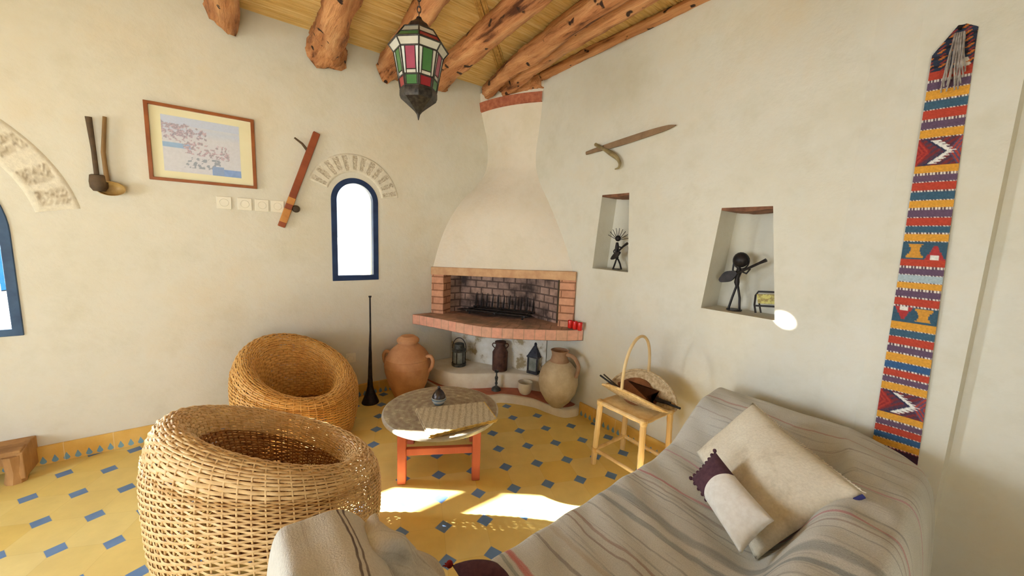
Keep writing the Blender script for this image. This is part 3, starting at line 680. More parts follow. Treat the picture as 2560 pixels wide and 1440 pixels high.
# hearth slab
front = smooth_curve([(-.896, 0.003), (-.80, .235), (-.625, .69), (-.44, .90), (-.15, 1.13), (-.05, 1.20), (-.012, 1.235)], 40)
def slabz(i): return 0.665 + 0.028 * i / 39
front2 = list(map(tuple, front))
mb = MB()
s_ = np.concatenate([[0], np.cumsum(np.linalg.norm(np.diff(front, axis=0), axis=1))])
rows = []; uvs = []
for dz, o in ((-0.088, 0.02), (-0.082, 0.0), (-0.008, 0.0), (0.0, 0.008)):
    rows.append([L(p[0] + o * 0.84 * 0.5, p[1] - o * 0.54 * 0.5, slabz(i) + dz) for i, p in enumerate(front)]); uvs.append([(q, 0.1 + dz) for q in s_])
mb.grid(rows, uvs); mb.build('hearth_front', M_BRICK_FRONT, fp, angle=50)
mb = MB(); top = []; tuv = []
bk = [(-.896 + (.896 - .20) * t if t < .5 else -.20 + .19 * (t - .5) * 2, 0.004 if t < .5 else 0.004 + .5 * (t - .5) * 2) for t in np.linspace(0, 1, 40)]
bk = [(-.89 * (1 - t) - .006 * t, 0.004 * (1 - t) + 1.20 * t) for t in np.linspace(0, 1, 40)]
bk = [tuple((np.array([-.43, .06]) * (1 - t) + np.array([-.05, .60]) * t) if 0.2 < t < 0.8 else (np.array([-.893 + (.46) * min(t, .2) / .2, 0.003]) if t <= .2 else np.array([-.012, .60 + .62 * (t - .8) / .2]))) for t in np.linspace(0, 1, 40)]
for f in np.linspace(0, 1, 8):
    top.append([L(front[i][0] * (1 - f) + bk[i][0] * f, front[i][1] * (1 - f) + bk[i][1] * f, slabz(i)) for i in range(40)]); tuv.append([(s_[i] * (1 - .4 * f), f * 0.6) for i in range(40)])
mb.grid(top, tuv)
mb.grid([[(p[0], p[1], p[2] - 0.085) for p in r] for r in top], tuv)
mb.build('hearth_top', M_BRICK_TOP, fp, angle=60)
mb = MB(); pts = [(-.50, .09), (-.43, .07), (-.05, .60), (-.06, .72), (-.25, .62), (-.45, .34)]
mb.add([L(p[0], p[1], 0.697 + (0.004 if i in (1, 2) else 0)) for i, p in enumerate(pts)], [tuple(range(6))]); mb.build('ash_bed', M_ASH, fp, smooth=False)
# recess below: rubble back panel, white shelf, terracotta step
rows = []
for z in np.linspace(0.0, 0.60, 26):
    rows.append([L(-.50 + .49 * t - 0.012 * wob(t * 30 + z * 40) * .5, .008 + .82 * t, z) if 0 < t < 1 else L(-.50 + .49 * t, .008 + .82 * t, z) for t in np.linspace(0, 1, 40)])
mb = MB(); mb.grid(rows); mb.build('recess_back', M_RUBBLE, fp, angle=80)
sh = smooth_curve([(-.80, 0.004), (-.74, .28), (-.66, .42), (-.50, .52), (-.36, .585), (-.20, .70), (-.10, .84), (-.004, .95)], 40)
SHZ = 0.20
def slab_from_curve(name, cv, z0, z1, mat, r=0.012):
    mb = MB(); rr = [[L(p[0], p[1], z0) for p in cv], [L(p[0], p[1], z1 - r) for p in cv], [L(p[0] * .994, p[1] * .99, z1 - r * .3) for p in cv], [L(p[0] * .985, p[1] * .975, z1) for p in cv], [L(-.004, .004, z1)] * len(cv)]
    mb.grid(rr); return mb.build(name, mat, fp, angle=50)
slab_from_curve('shelf', sh, 0.06, SHZ, M_WHITE)
stp = [at_zuv(x, y, 0.0) for x, y in ((1260, 1006), (1330, 1018), (1370, 1035), (1410, 1047))]
st = smooth_curve([(-.84, 0.016), (-.79, .34), (-.68, .56), (-.52, .70)] + [(-.393, .753), (-.244, .944), (-.205, 1.09), (-.155, 1.215), (-.06, 1.255), (-.004, 1.245)], 60)
STZ = 0.065
mb = MB(); mb.grid([[L(p[0], p[1], 0.0) for p in st], [L(p[0], p[1], STZ - .01) for p in st], [L(p[0] * .992, p[1] * .992, STZ) for p in st], [L(p[0] * .962, p[1] * .962, STZ + .001) for p in st]])
mb.build('step_nosing', M_WHITE, fp, angle=50)
mb = MB(); mb.grid([[L(p[0] * .962, p[1] * .962, STZ + .001) for p in st], [L(p[0] * .955, p[1] * .955, STZ + .003) for p in st], [L(-.004, .004, STZ + .003)] * 60])
mb.build('step_top', M_TERRA, fp, angle=50)

# iron fire grate with upright bars
g = wthing('fire_grate', 'black iron fire grate with a row of upright spikes inside the fireplace', 'grate', -0.30, 0.50, 0.699)
gd = np.array([CHd[0], -CHd[1]]); gn = np.array([CHn[0], -CHn[1]])
mb = MB()
for o in (-0.10, 0.0, 0.09):
    mb.tube([(*(gd * -0.30 + gn * o), 0.035), (*(gd * 0.30 + gn * o), 0.035)], 0.008, 8)
for s in (-0.27, 0.0, 0.27):
    mb.tube([(*(gd * s - gn * 0.11), 0.030), (*(gd * s + gn * 0.10), 0.030)], 0.008, 8)
mb.build('bar_base', M_IRON, g)
for s in np.linspace(-0.28, 0.28, 11):
    mb = MB(); mb.tube([(*(gd * s - gn * 0.10), 0.03), (*(gd * s - gn * 0.115), 0.10), (*(gd * s - gn * 0.125), 0.165)], [0.007, 0.007, 0.003], 7); mb.build('upright_bar', M_IRON, g)
for s in (-0.25, 0.25):
    for o in (-0.09, 0.08):
        mb = MB(); mb.tube([(*(gd * s + gn * o), 0.001), (*(gd * s + gn * o), 0.034)], 0.008, 8); mb.build('foot', M_IRON, g)

# three red candle glasses on the hearth end
first = None
for k, (x, y) in enumerate(((1425, 820), (1437, 823), (1449, 826))):
    p = at_z(x, y, 0.695)
    lab = ['leftmost small red candle glass on the right end of the brick hearth', 'middle small red candle glass on the right end of the brick hearth', 'rightmost small red candle glass on the right end of the brick hearth'][k]
    if first is None:
        first = thing('candle_glass', lab, 'candle', p, group='red candle glasses on the hearth')
        MB().lathe([(0.015, 0.0), (0.0185, 0.004), (0.0195, 0.058), (0.0185, 0.062), (0.017, 0.050), (0.0, 0.050)], 20).build('glass', M_RED, first)
        MB().tube([(0, 0, 0.049), (0.001, 0, 0.057)], 0.0012, 6).build('wick', M_IRON, first)
    else: dup(first, loc=p, label=lab)

# ------------------------------------------------------------------ objects below the hearth
def zon(x, y, z): return at_z(x, y, z)
# lidded clay amphora
p = W(-1.02, .215, 0.0)
t = t_amph = thing('clay_amphora', 'large orange clay jar with lid and two handles left of the fireplace', 'jar', p)
MB().lathe([(0.085, 0), (0.10, 0.01), (0.145, 0.12), (0.172, 0.22), (0.174, 0.26), (0.176, 0.262), (0.174, 0.27), (0.165, 0.315), (0.167, 0.318), (0.163, 0.325), (0.13, 0.375), (0.085, 0.415), (0.070, 0.43), (0.070, 0.445), (0.0, 0.445)], 40).build('body', M_CLAY, t)
MB().lathe([(0.066, 0.438), (0.082, 0.442), (0.084, 0.458), (0.074, 0.470), (0.062, 0.478), (0.052, 0.486), (0.0, 0.488)], 32).build('lid', M_CLAY, t)
for sgn in (-1, 1):
    a = math.radians(-12); dx = np.array([math.cos(a), math.sin(a), 0]) * sgn
    pts = smooth_curve([tuple(dx * 0.150 + [0, 0, 0.335]), tuple(dx * 0.185 + [0, 0, 0.345]), tuple(dx * 0.205 + [0, 0, 0.31]), tuple(dx * 0.195 + [0, 0, 0.26]), tuple(dx * 0.168 + [0, 0, 0.225])], 12)
    MB().tube(pts, 0.014, 10).build('handle', M_CLAY, t)
t_amph.scale = (1.1, 1.1, 1.1)
# leaning pale pitcher
p = W(-.165, 1.15, STZ + 0.004)
t = thing('clay_pitcher', 'tall pale egg-shaped clay pitcher at the right end of the fireplace step', 'pitcher', p)
MB().lathe([(0.03, 0.0), (0.05, 0.008), (0.10, 0.06), (0.14, 0.13), (0.155, 0.20), (0.152, 0.255), (0.132, 0.315), (0.100, 0.355), (0.075, 0.375)], 40).build('body', M_CLAY2, t)
MB().lathe([(0.076, 0.374), (0.066, 0.39), (0.060, 0.42), (0.064, 0.452), (0.072, 0.462), (0.066, 0.464), (0.055, 0.44), (0.050, 0.40), (0.0, 0.38)], 32).build('neck', M_CLAYD, t)
d = np.array([0.75, -0.55, 0]); d /= np.linalg.norm(d)
MB().tube(smooth_curve([tuple(d * 0.062 + [0, 0, 0.44]), tuple(d * 0.12 + [0, 0, 0.43]), tuple(d * 0.165 + [0, 0, 0.37]), tuple(d * 0.150 + [0, 0, 0.28])], 14), [0.015] * 14, 10).build('handle', M_CLAYD, t)
# small white pot
p = at_z(1312, 984, STZ + .003)
t = thing('small_pot', 'small whitish clay pot with dark inside on the red step', 'pot', p)
MB().lathe([(0.032, 0), (0.045, 0.01), (0.062, 0.05), (0.058, 0.09), (0.064, 0.105), (0.056, 0.106), (0.05, 0.088), (0.05, 0.06)], 28).build('body', M_WHITE, t)
MB().lathe([(0.052, 0.062), (0.0, 0.066)], 24).build('dark_disc', M_DARKIN, t)  # dark disc closing the inside of the pot
# iron candlestick
p = at_z(1240, 975, STZ + .003)
t = thing('candlestick', 'small green-black iron candlestick standing on the red step', 'candlestick', p)
MB().lathe([(0.042, 0), (0.042, 0.008), (0.034, 0.022), (0.012, 0.034), (0.008, 0.05), (0.013, 0.062), (0.008, 0.075), (0.013, 0.10), (0.015, 0.115), (0.007, 0.13), (0.006, 0.16), (0.0, 0.16)], 20).build('stem', M_LANT, t)
MB().lathe([(0.006, 0.158), (0.018, 0.162), (0.02, 0.176), (0.016, 0.176), (0.013, 0.166), (0.0, 0.166)], 16).build('cup', M_LANT, t)
# lanterns and milk can on the shelf
p = at_z(1147, 913, SHZ)
t = thing('railway_lantern', 'round grey tin lantern with wire hoop handle on the white shelf', 'lantern', p)
MB().lathe([(0.062, 0), (0.066, 0.004), (0.066, 0.026), (0.056, 0.03), (0.0, 0.03)], 24).build('base', M_LANT, t)
MB().lathe([(0.052, 0.03), (0.054, 0.135), (0.0, 0.135)], 20).build('glass', M_PANE, t)
mb = MB()
for k in range(6):
    a = k * math.pi / 3 + .3; mb.tube([(0.058 * math.cos(a), 0.058 * math.sin(a), 0.026), (0.058 * math.cos(a), 0.058 * math.sin(a), 0.14)], 0.004, 6)
mb.build('guard_wires', M_IRON, t)
MB().lathe([(0.064, 0.135), (0.066, 0.152), (0.050, 0.165), (0.046, 0.205), (0.03, 0.212), (0.0, 0.213)], 24).build('chimney', M_LANT, t)
MB().tube([(0.062 * math.cos(a), -0.02 * math.cos(a) * 0.2, 0.165 + 0.095 * math.sin(a)) for a in np.linspace(-0.2, math.pi + 0.2, 18)], 0.004, 7).build('hoop_handle', M_STEEL, t)
p = at_z(1249, 924, SHZ)
t = thing('milk_can', 'rusty brown metal milk can in the middle of the white shelf', 'can', p)
MB().lathe([(0.066, 0), (0.068, 0.004), (0.069, 0.15), (0.070, 0.165), (0.048, 0.205), (0.042, 0.222), (0.042, 0.245), (0.0, 0.245)], 30).build('body', M_RUST, t)
MB().lathe([(0.044, 0.243), (0.050, 0.246), (0.050, 0.262), (0.03, 0.268), (0.0, 0.268)], 26).build('lid', M_RUST, t)
for sg in (-1, 1):
    MB().tube(smooth_curve([(sg * 0.05, 0, 0.20), (sg * 0.072, 0, 0.225), (sg * 0.062, 0, 0.245), (sg * 0.045, 0, 0.24)], 9), 0.005, 7).build('ear_handle', M_RUST, t)
p = at_z(1336, 931, SHZ)
t = wthing('pointed_lantern', 'dark pointed tin lantern beside the pale pitcher on the shelf', 'lantern', *uv_of(p), SHZ, rot=0.35)
sq = lambda r, z: [(r, r, z), (-r, r, z), (-r, -r, z), (r, -r, z)]
MB().box((0, 0, 0.012), (0.104, 0.104, 0.024)).build('base', M_LANT2, t, smooth=False)
for sx_ in (-1, 1):
    for sy_ in (-1, 1): MB().box((sx_ * 0.045, sy_ * 0.045, 0.085), (0.011, 0.011, 0.125)).build('corner_post', M_LANT2, t, smooth=False)
MB().box((0, 0, 0.085), (0.082, 0.082, 0.122)).build('glass', M_PANE, t, smooth=False)
mb = MB(); mb.box((0, 0, 0.153), (0.112, 0.112, 0.012)); mb.add(sq(0.052, 0.159) + sq(0.010, 0.25), [(0, 1, 5, 4), (1, 2, 6, 5), (2, 3, 7, 6), (3, 0, 4, 7), (4, 5, 6, 7)])
mb.build('roof', M_LANT2, t, smooth=False)
MB().lathe([(0.012, 0.25), (0.014, 0.262), (0.006, 0.275), (0.0, 0.276)], 12).build('finial', M_LANT2, t)
p = at_z(1372, 922, SHZ)
t = thing('small_tin_lantern', 'small blackened tin lantern half hidden behind the pale pitcher', 'lantern', p)
MB().lathe([(0.036, 0), (0.038, 0.004), (0.038, 0.02), (0.03, 0.024), (0.0, 0.024)], 18).build('base', M_IRON, t)
MB().lathe([(0.028, 0.024), (0.032, 0.06), (0.026, 0.095), (0.0, 0.095)], 16).build('glass', M_PANE, t)
MB().lathe([(0.040, 0.095), (0.042, 0.10), (0.022, 0.125), (0.020, 0.145), (0.0, 0.15)], 16).build('cap', M_IRON, t)
MB().tube([(0.04 * math.cos(a), 0, 0.10 + 0.075 * math.sin(a)) for a in np.linspace(0, math.pi, 12)], 0.003, 6).build('hoop_handle', M_IRON, t)
# long trumpet on its bell
p = W(*uv_of(at_z(926, 1006, 0)), 0)
t = thing('long_trumpet', 'tall slender dark metal trumpet standing on its bell beside the wicker chair', 'trumpet', p)
MB().lathe([(0.066, 0.0), (0.068, 0.004), (0.062, 0.02), (0.046, 0.06), (0.030, 0.105), (0.022, 0.14), (0.019, 0.20), (0.0, 0.20)], 26).build('bell', M_IRON, t)
mb = MB(); mb.tube([(0, 0, 0.198), (0.003, 0.0, 0.42), (0.002, 0, 0.45), (0.006, 0, 0.60), (0.006, 0, 0.875)], [0.018, 0.012, 0.011, 0.007, 0.006], 12); mb.build('tube', M_IRON, t)
MB().tube([(0.006, 0, 0.872), (0.006, 0, 0.884)], [0.010, 0.012], 12).build('mouthpiece', M_IRON, t)
# ------------------------------------------------------------------ wicker chairs
def wicker_chair(label, cx, cy, R, hl, hh, th, seat_z, mat, matin, stakes, pitch, fill, seed):
    t = thing('wicker_chair', label, 'chair', (cx, cy, 0), group=None)
    rg = np.random.default_rng(seed)
    ns = stakes * 4; A = np.linspace(0, 2 * math.pi, ns, endpoint=False)
    H = hl + (hh - hl) * (.5 + .5 * np.cos(A - th))
    outer = smooth_curve([(.875, 0.005), (.915, .12), (.96, .28), (.99, .46), (1.0, .62), (.995, .76), (.97, .86)], 60)
    rim = smooth_curve([(.97, .86), (.93, .93), (.87, .98), (.78, 1.0), (.70, .975), (.645, .92), (.62, .86)], 40)
    inner = smooth_curve([(.62, 1.0), (.575, .82), (.55, .62), (.535, .40), (.515, .18), (.49, 0.0)], 40)
    hm = (hl + hh) / 2
    def pos(sec, f):
        if sec == 'o': q = outer[min(int(f * 59), 58)] * (1 - (f * 59) % 1) + outer[min(int(f * 59), 58) + 1] * ((f * 59) % 1) if f < 1 else outer[-1]; return q[0] * R + 0 * A, q[1] * H
        if sec == 'r': q = rim[min(int(f * 39), 38)] * (1 - (f * 39) % 1) + rim[min(int(f * 39), 38) + 1] * ((f * 39) % 1) if f < 1 else rim[-1]; return q[0] * R + 0 * A, q[1] * H
        q = inner[min(int(f * 39), 38)] * (1 - (f * 39) % 1) + inner[min(int(f * 39), 38) + 1] * ((f * 39) % 1) if f < 1 else inner[-1]
        return q[0] * R + 0 * A, seat_z + q[1] * (0.86 * H - seat_z)
    def length(sec):
        p = [pos(sec, f) for f in np.linspace(0, 1, 30)]; return sum(np.mean(np.hypot(p[i + 1][0] - p[i][0], p[i + 1][1] - p[i][1])) for i in range(29))
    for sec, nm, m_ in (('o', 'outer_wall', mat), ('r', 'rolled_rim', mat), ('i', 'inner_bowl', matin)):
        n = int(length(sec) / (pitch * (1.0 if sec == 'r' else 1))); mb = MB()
        for k in range(n):
            f = (k + 0.5) / n; r, z = pos(sec, f); r2, z2 = pos(sec, min(1, f + .01)); r1, z1 = pos(sec, max(0, f - .01))
            tr, tz = r2 - r1, z2 - z1; ln = np.hypot(tr, tz) + 1e-9; tr, tz = tr / ln, tz / ln; nr, nz = tz, -tr
            amp = 0.0040 if sec != 'r' else 0.0026
            off = amp * np.cos(stakes / 2 * A + k * math.pi) + 0.0008 * rg.normal()
            # spacing on this ring varies with the tilt of the chair, so the strand thickness follows it
            loc = ln / (0.02 if 0.01 < f < 0.99 else 0.01) / n * (fill if sec != 'r' else min(fill, .84)) * 0.5
            jit = 0.0009 * np.sin(A * 5 + rg.random() * 6)
            ring = []
            for a_, b_ in ((1, 0), (0, 1), (-1, 0), (0, -1)):
                dt = loc * a_ + jit; dn = off + 0.0030 * b_
                rr = r + tr * dt + nr * dn; zz = np.maximum(z + tz * dt + nz * dn, 0.001)
                ring.append(np.stack([rr * np.cos(A), rr * np.sin(A), zz], 1))
            mb.grid(np.array(ring), closeu=True, closev=True)
        for j in range(stakes):
            i = j * 4; a = A[i]; pts = []
            for f in np.linspace(0, 1, 16):
                r, z = pos(sec, f); pts.append((r[i] * math.cos(a), r[i] * math.sin(a), max(z[i], 0.004)))
            mb.tube(pts, 0.0030, 5)
        mb.build(nm, m_, t, angle=80)
    # seat of straw laid across
    mb = MB(); mb.lathe([(0.50 * R, seat_z - 0.012), (0.49 * R, seat_z + 0.004), (0.2 * R, seat_z + 0.008), (0.0, seat_z + 0.008)], 40)
    for k in range(46):
        a = rg.random() * 3.14; d = (rg.random() - .5) * 0.9 * R; h = math.sqrt(max(0, (0.47 * R) ** 2 - d * d)); 
        if h < .03: continue
        q0 = (d * -math.sin(a) - h * math.cos(a), d * math.cos(a) - h * math.sin(a)); q1 = (d * -math.sin(a) + h * math.cos(a), d * math.cos(a) + h * math.sin(a))
        mb.tube([(*q0, seat_z + .008), ((q0[0] + q1[0]) / 2, (q0[1] + q1[1]) / 2, seat_z + .014 + .006 * rg.random()), (*q1, seat_z + .008)], 0.004, 5)
    mb.build('seat', M_STRAW, t)
    return t
wicker_chair('golden round wicker tub chair standing against the left wall', -1.395, 2.365, .364, .352, .652, 2.7, .20, M_WICK2, M_WICK2, 56, 0.0112, 0.90, 11)
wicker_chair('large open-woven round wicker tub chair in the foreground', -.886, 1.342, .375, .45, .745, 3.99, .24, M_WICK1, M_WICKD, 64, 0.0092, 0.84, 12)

# ------------------------------------------------------------------ coffee table
TZ = 0.335
t = thing('coffee_table', 'low round table with painted top and coral red legs', 'table', (-.40, 2.155, 0), rotz=math.radians(8.6))
MB().lathe([(0.0, TZ - 0.026), (0.335, TZ - 0.026), (0.345, TZ - 0.022), (0.347, TZ - 0.012), (0.345, TZ - 0.003), (0.338, TZ)], 64).build('rim', M_RIM, t)
MB().lathe([(0.339, TZ - 0.002), (0.336, TZ + 0.001), (0.0, TZ + 0.001)], 64).build('table_top', M_TOP, t)
for sx_ in (-1, 1):
    for sy_ in (-1, 1):
        MB().box((sx_ * .205, sy_ * .205, (TZ - .028) / 2), (.046, .046, TZ - .028)).build('leg', M_CORAL, t, smooth=False, bevel=0.005)
for sy_ in (-1, 1):
    MB().box((0, sy_ * .205, .185), (.364, .026, .040)).build('stretcher', M_CORAL, t, smooth=False, bevel=0.003)
    MB().box((0, sy_ * .205, .285), (.364, .022, .044)).build('apron', M_CORAL, t, smooth=False, bevel=0.003)
    MB().box((sy_ * .205, 0, .185), (.026, .364, .040)).build('stretcher', M_CORAL, t, smooth=False, bevel=0.003)
    MB().box((sy_ * .205, 0, .285), (.022, .364, .044)).build('apron', M_CORAL, t, smooth=False, bevel=0.003)
# stack of plaited straw mats
mt = TZ + 0.003
cm = [at_z(x, y, mt + .012) for x, y in ((1040, 1022), (1210, 1005), (1243, 1049), (1074, 1090))]
def mat_mesh(parent, cm, z0, z1, dx, name='mat', seed=0):
    rg = np.random.default_rng(seed); nx, ny = 46, 30; P = []
    for i in range(nx):
        for_ = []
        s = i / (nx - 1)
        for j in range(ny):
            q = j / (ny - 1); p = (cm[0] * (1 - s) + cm[1] * s) * (1 - q) + (cm[3] * (1 - s) + cm[2] * s) * q
            h = 0.0022 * (math.sin(i * math.pi / 1.5) * math.sin(j * math.pi / 1.5)) + 0.001 * rg.normal()
            for_.append((p[0] + dx, p[1] + dx * .5, z1 + h))
        P.append(for_)
    P = np.array(P); Q = P.copy(); Q[:, :, 2] = z0
    mb = MB(); mb.grid(P); mb.grid(Q, flip=True)
    for edge in (0, -1):
        mb.grid([P[edge], Q[edge]]); mb.grid([P[:, edge], Q[:, edge]])
    return mb.build(name, M_MAT, parent, angle=80)
M_STRAWY = plain('yellow_straw_edge', (226, 190, 104), (184, 146, 76), 0.6, 40, 0.3)
a_ = mat_mesh(None, cm, mt, mt + .005, -0.006, 'straw_mat', 1); tag(a_, 'lower plaited straw mat of the pair on the round table', 'mat', 'plaited straw mats on the round table')
b_ = mat_mesh(None, cm, mt + .009, mt + .014, 0.0, 'straw_mat', 2); tag(b_, 'upper plaited straw mat of the pair on the round table', 'mat', 'plaited straw mats on the round table')
for ob, zz, dx in ((a_, mt + .0025, -.006), (b_, mt + .0115, 0.0)):
    mb = MB()
    for e0, e1 in ((3, 2), (2, 1)):
        mb.tube([cm[e0] * (1 - s) + cm[e1] * s + np.array([dx, dx * .5, zz - cm[e0][2] + .002 * wob(s * 40)]) for s in np.linspace(0, 1, 30)], .0042, 7)
    mb.build('bound_edge', M_STRAWY, ob)
# lidded pot with pierced metal cover
t_pot = t = thing('incense_pot', 'small blue and white lidded ceramic pot on the round table', 'pot', at_z(1097, 1009, TZ + .001))
bl, wh = lin((92, 128, 158)), lin((214, 218, 214))
MB().lathe([(0.022, 0), (0.026, 0.004), (0.034, 0.018), (0.037, 0.030), (0.036, 0.034)], 26, col=[bl, bl, wh, bl, wh]).build('bowl', M_ATTR, t)
MB().lathe([(0.034, 0.033), (0.033, 0.040), (0.026, 0.056), (0.016, 0.070), (0.006, 0.078), (0.008, 0.084), (0.004, 0.092), (0.0, 0.094)], 24).build('lid', M_STEEL, t)

t_pot.scale = (1.25, 1.25, 1.25)
# ------------------------------------------------------------------ bamboo stool and basket
t = wthing('bamboo_stool', 'pale bamboo stool carrying the basket by the right wall', 'stool', -.275, 1.915)
SZ = .415; hx, hy = .135, .150
def cane(mb, a, b, r, knots=2):
    a, b = np.array(a, float), np.array(b, float); n = 14; pts = [a + (b - a) * i / n for i in range(n + 1)]
    rs = [r * (1.12 if any(abs(i / n - (k + .5) / knots) < .04 for k in range(knots)) else 1.0) for i in range(n + 1)]
    return mb.tube(pts, rs, 10)
for sx_ in (-1, 1):
    for sy_ in (-1, 1):
        cane(MB(), (sx_ * (hx + .012), sy_ * (hy + .012), 0), (sx_ * hx, sy_ * hy, SZ - .004), .0165, 3).build('leg', M_BAMBOO, t)
for a, b in (((-1, -1), (1, -1)), ((1, -1), (1, 1)), ((1, 1), (-1, 1)), ((-1, 1), (-1, -1))):
    cane(MB(), (a[0] * (hx + .008), a[1] * (hy + .008), .095), (b[0] * (hx + .008), b[1] * (hy + .008), .095), .011).build('stretcher', M_BAMBOO, t)
    cane(MB(), (a[0] * hx, a[1] * hy, SZ - .012), (b[0] * hx, b[1] * hy, SZ - .012), .014).build('top_rail', M_BAMBOO, t)
mb = MB()
for k in range(17):
    x = -hx + .012 + (2 * hx - .024) * k / 16; mb.tube([(x, -hy + .008, SZ - .008), (x, hy - .008, SZ - .008)], .0085, 7)
mb.build('seat', M_BAMBOO, t)
for sx_ in (-1, 1):
    for sy_ in (-1, 1):
        MB().lathe([(.0195, SZ - .03), (.0215, SZ - .02), (.0215, SZ + .002), (.012, SZ + .008), (0, SZ + .008)], 12, c=(sx_ * hx, sy_ * hy, 0)).build('cane_binding', M_BAMBOOD, t)
        MB().lathe([(.020, .080), (.021, .095), (.020, .11)], 12, c=(sx_ * (hx + .009), sy_ * (hy + .009), 0)).build('cane_binding', M_BAMBOOD, t)

SB = SZ + .012
t = wthing('log_basket', 'flat round wicker basket folded up with a hoop handle, on the bamboo stool', 'basket', -.275, 1.93, SB)
# local: x = U (towards the wall), y = -N ; trough axis along y
BR = .205
def basket_pt(r, a, side):     # side -1 : leaf towards the room, +1 : leaf towards the wall
    y = r * math.cos(a) * 1.10; d = r * math.sin(a)
    lift = math.radians(40 if side < 0 else 72)
    c = min(d, .055); bend = lift * c / .055
    x = 0; z = 0; st = 8; ang = 0
    for k in range(st):
        ang = lift * min(1, (k + .5) / st * d / .06 if d > 1e-6 else 0); x += d / st * math.cos(ang); z += d / st * math.sin(ang)
    return (side * x, y, z + .010 + .06 * (y / BR) ** 2 * (1 - d / BR) * .5)
for side, nm in ((-1, 'front_leaf'), (1, 'rear_leaf')):
    P = []
    for r in np.linspace(0.0, BR, 26):
        P.append([basket_pt(r * (1 + .0), a, side) for a in np.linspace(0, math.pi, 40)])
    P = np.array(P)
    nrm = np.zeros_like(P); wv = .0022 * np.sin(np.arange(26)[:, None] * math.pi) 
    for i in range(26): P[i, :, 2] += .0022 * np.cos(np.arange(40) * math.pi / 2 + i * math.pi)
    Q = P.copy(); Q[:, :, 2] -= .006
    mb = MB(); mb.grid(P); mb.grid(Q, flip=True)
    mb.build(nm, M_RATTAN, t, angle=80)
    MB().tube([basket_pt(BR, a, side) for a in np.linspace(0, math.pi, 40)], .0075, 8).build('rim_binding', M_BAMBOOD if side < 0 else M_RATTAN, t)
fa = np.array(basket_pt(BR, math.pi / 2, -1)); ra = np.array(basket_pt(BR, math.pi / 2, 1))
hp = [fa + (ra - fa) * (0.5 - 0.5 * math.cos(s)) + np.array([0, 0.0, .262 * math.sin(s) ** .75]) for s in np.linspace(0, math.pi, 28)]
MB().tube(hp, .0085, 10).build('hoop_handle', M_BAMBOO, t)
tr_ = W(-.275, 1.93, SB)
def inb(x, y, z): q = np.array([x, y, z]); return CR * 0 + tr_ + x * U3 - y * N3 + np.array([0, 0, z])
# things lying in the basket
b = thing('fire_bellows', 'brown leather and wood bellows lying in the basket on the stool', 'bellows', inb(0.035, 0.03, .050), rotz=A0); b.rotation_euler = (0, math.radians(-42), A0); b.scale = (1.45, 1.1, 1.0)
M_LEATH = plain('brown_leather', (150, 96, 58), (116, 70, 42), 0.6, 14, 0.2)
mb = MB(); out = smooth_curve([(-.02, -.12), (.045, -.06), (.06, .0), (.045, .06), (.015, .10), (0, .12)], 14); poly = [(q[0], q[1]) for q in out] + [(-q[0], q[1]) for q in out[::-1]][1:]
mb.prism(poly, 0.0, .035); mb.build('body', M_LEATH, b, bevel=.004)
MB().tube([(0, -.11, .018), (0, -.16, .02), (0.004, -.20, .022)], [.012, .008, .006], 10).build('nozzle', M_IRON, b)
for k, (x0, y0, z0, x1, y1, z1, r, lab) in enumerate(((-.035, .262, .098, -.03, -.02, .022, .006, 'longer dark poker whose tip sticks out furthest left of the basket'), (.03, -.01, .060, .02, -.25, .066, .0065, 'dark hooked fire iron at the right end of the basket'), (-.015, .250, .104, -.02, .02, .024, .005, 'slim dark stick whose tip sticks out of the left end of the basket'))):
    mb = MB(); mb.tube([inb(x0, y0, z0), inb((x0 + x1) / 2, (y0 + y1) / 2, (z0 + z1) / 2), inb(x1, y1, z1)], r, 8)
    if k == 1: mb.tube(smooth_curve([tuple(inb(x0, y0, z0)), tuple(inb(x0 + .004, y0 + .03, z0 + .004)), tuple(inb(x0 + .03, y0 + .04, z0 + .018)), tuple(inb(x0 + .05, y0 + .015, z0 + .03))], 12), .006, 8)
    tag(mb.build('fire_iron', M_IRON if k < 2 else M_WOODDK), lab, 'fire iron')

# ------------------------------------------------------------------ draped sofa
SU0, SU1, SV0, SV1 = -2.17, -0.085, 2.285, 3.135
def sg(x): return 1 / (1 + math.exp(-max(-30, min(30, x))))
def sofa_h(u, v):
    h = .435 + .02 * math.sin((u + 1.1) * 2.2)
    h += .205 * sg((u + .47) / .065)
    h += .225 * sg((v - 2.885) / .026) * (1 - .8 * sg((u + .45) / .07))
    h += .325 * sg((-1.915 - u) / .026)
    h = min(h, .665 + .10 * sg((-1.9 - u) / .03))
    h -= .07 * sg((v - 2.98) / .07) * sg((u + .30) / .10)
    return h + .004 * math.sin(u * 17 + v * 5) * math.sin(v * 13 - u * 3) + .003 * math.sin(u * 41 + v * 23)
def dense(a, b, n, k=2.2):
    t = np.linspace(-1, 1, n); q = np.sign(t) * (1 - (1 - np.abs(t)) ** k); return a + (b - a) * (q + 1) / 2
def side(d, w):
    if d >= w: return 1.0
    return max(0.0, 1 - (1 - d / w) ** 3.2) ** (1 / 2.6)
US, VS = dense(SU0, SU1, 190), dense(SV0, SV1, 150)
P = np.zeros((190, 150, 3)); Hh = np.zeros((190, 150))
for i, u in enumerate(US):
    for j, v in enumerate(VS):
        # the far right corner at the back is well rounded in plan
        e = side(u - SU0, .06) * side(SU1 - u, .11) * side(v - SV0, .07) * side(SV1 - v, .09)
        du, dv = u + .33, v - 2.93
        if du > 0 and dv > 0:
            q = math.hypot(du / .25, dv / .21); e *= side(max(0, 1 - q) * .23, .10)
        h = max(.004, sofa_h(u, v) * e); Hh[i, j] = h
        P[i, j] = W(u, v, h)
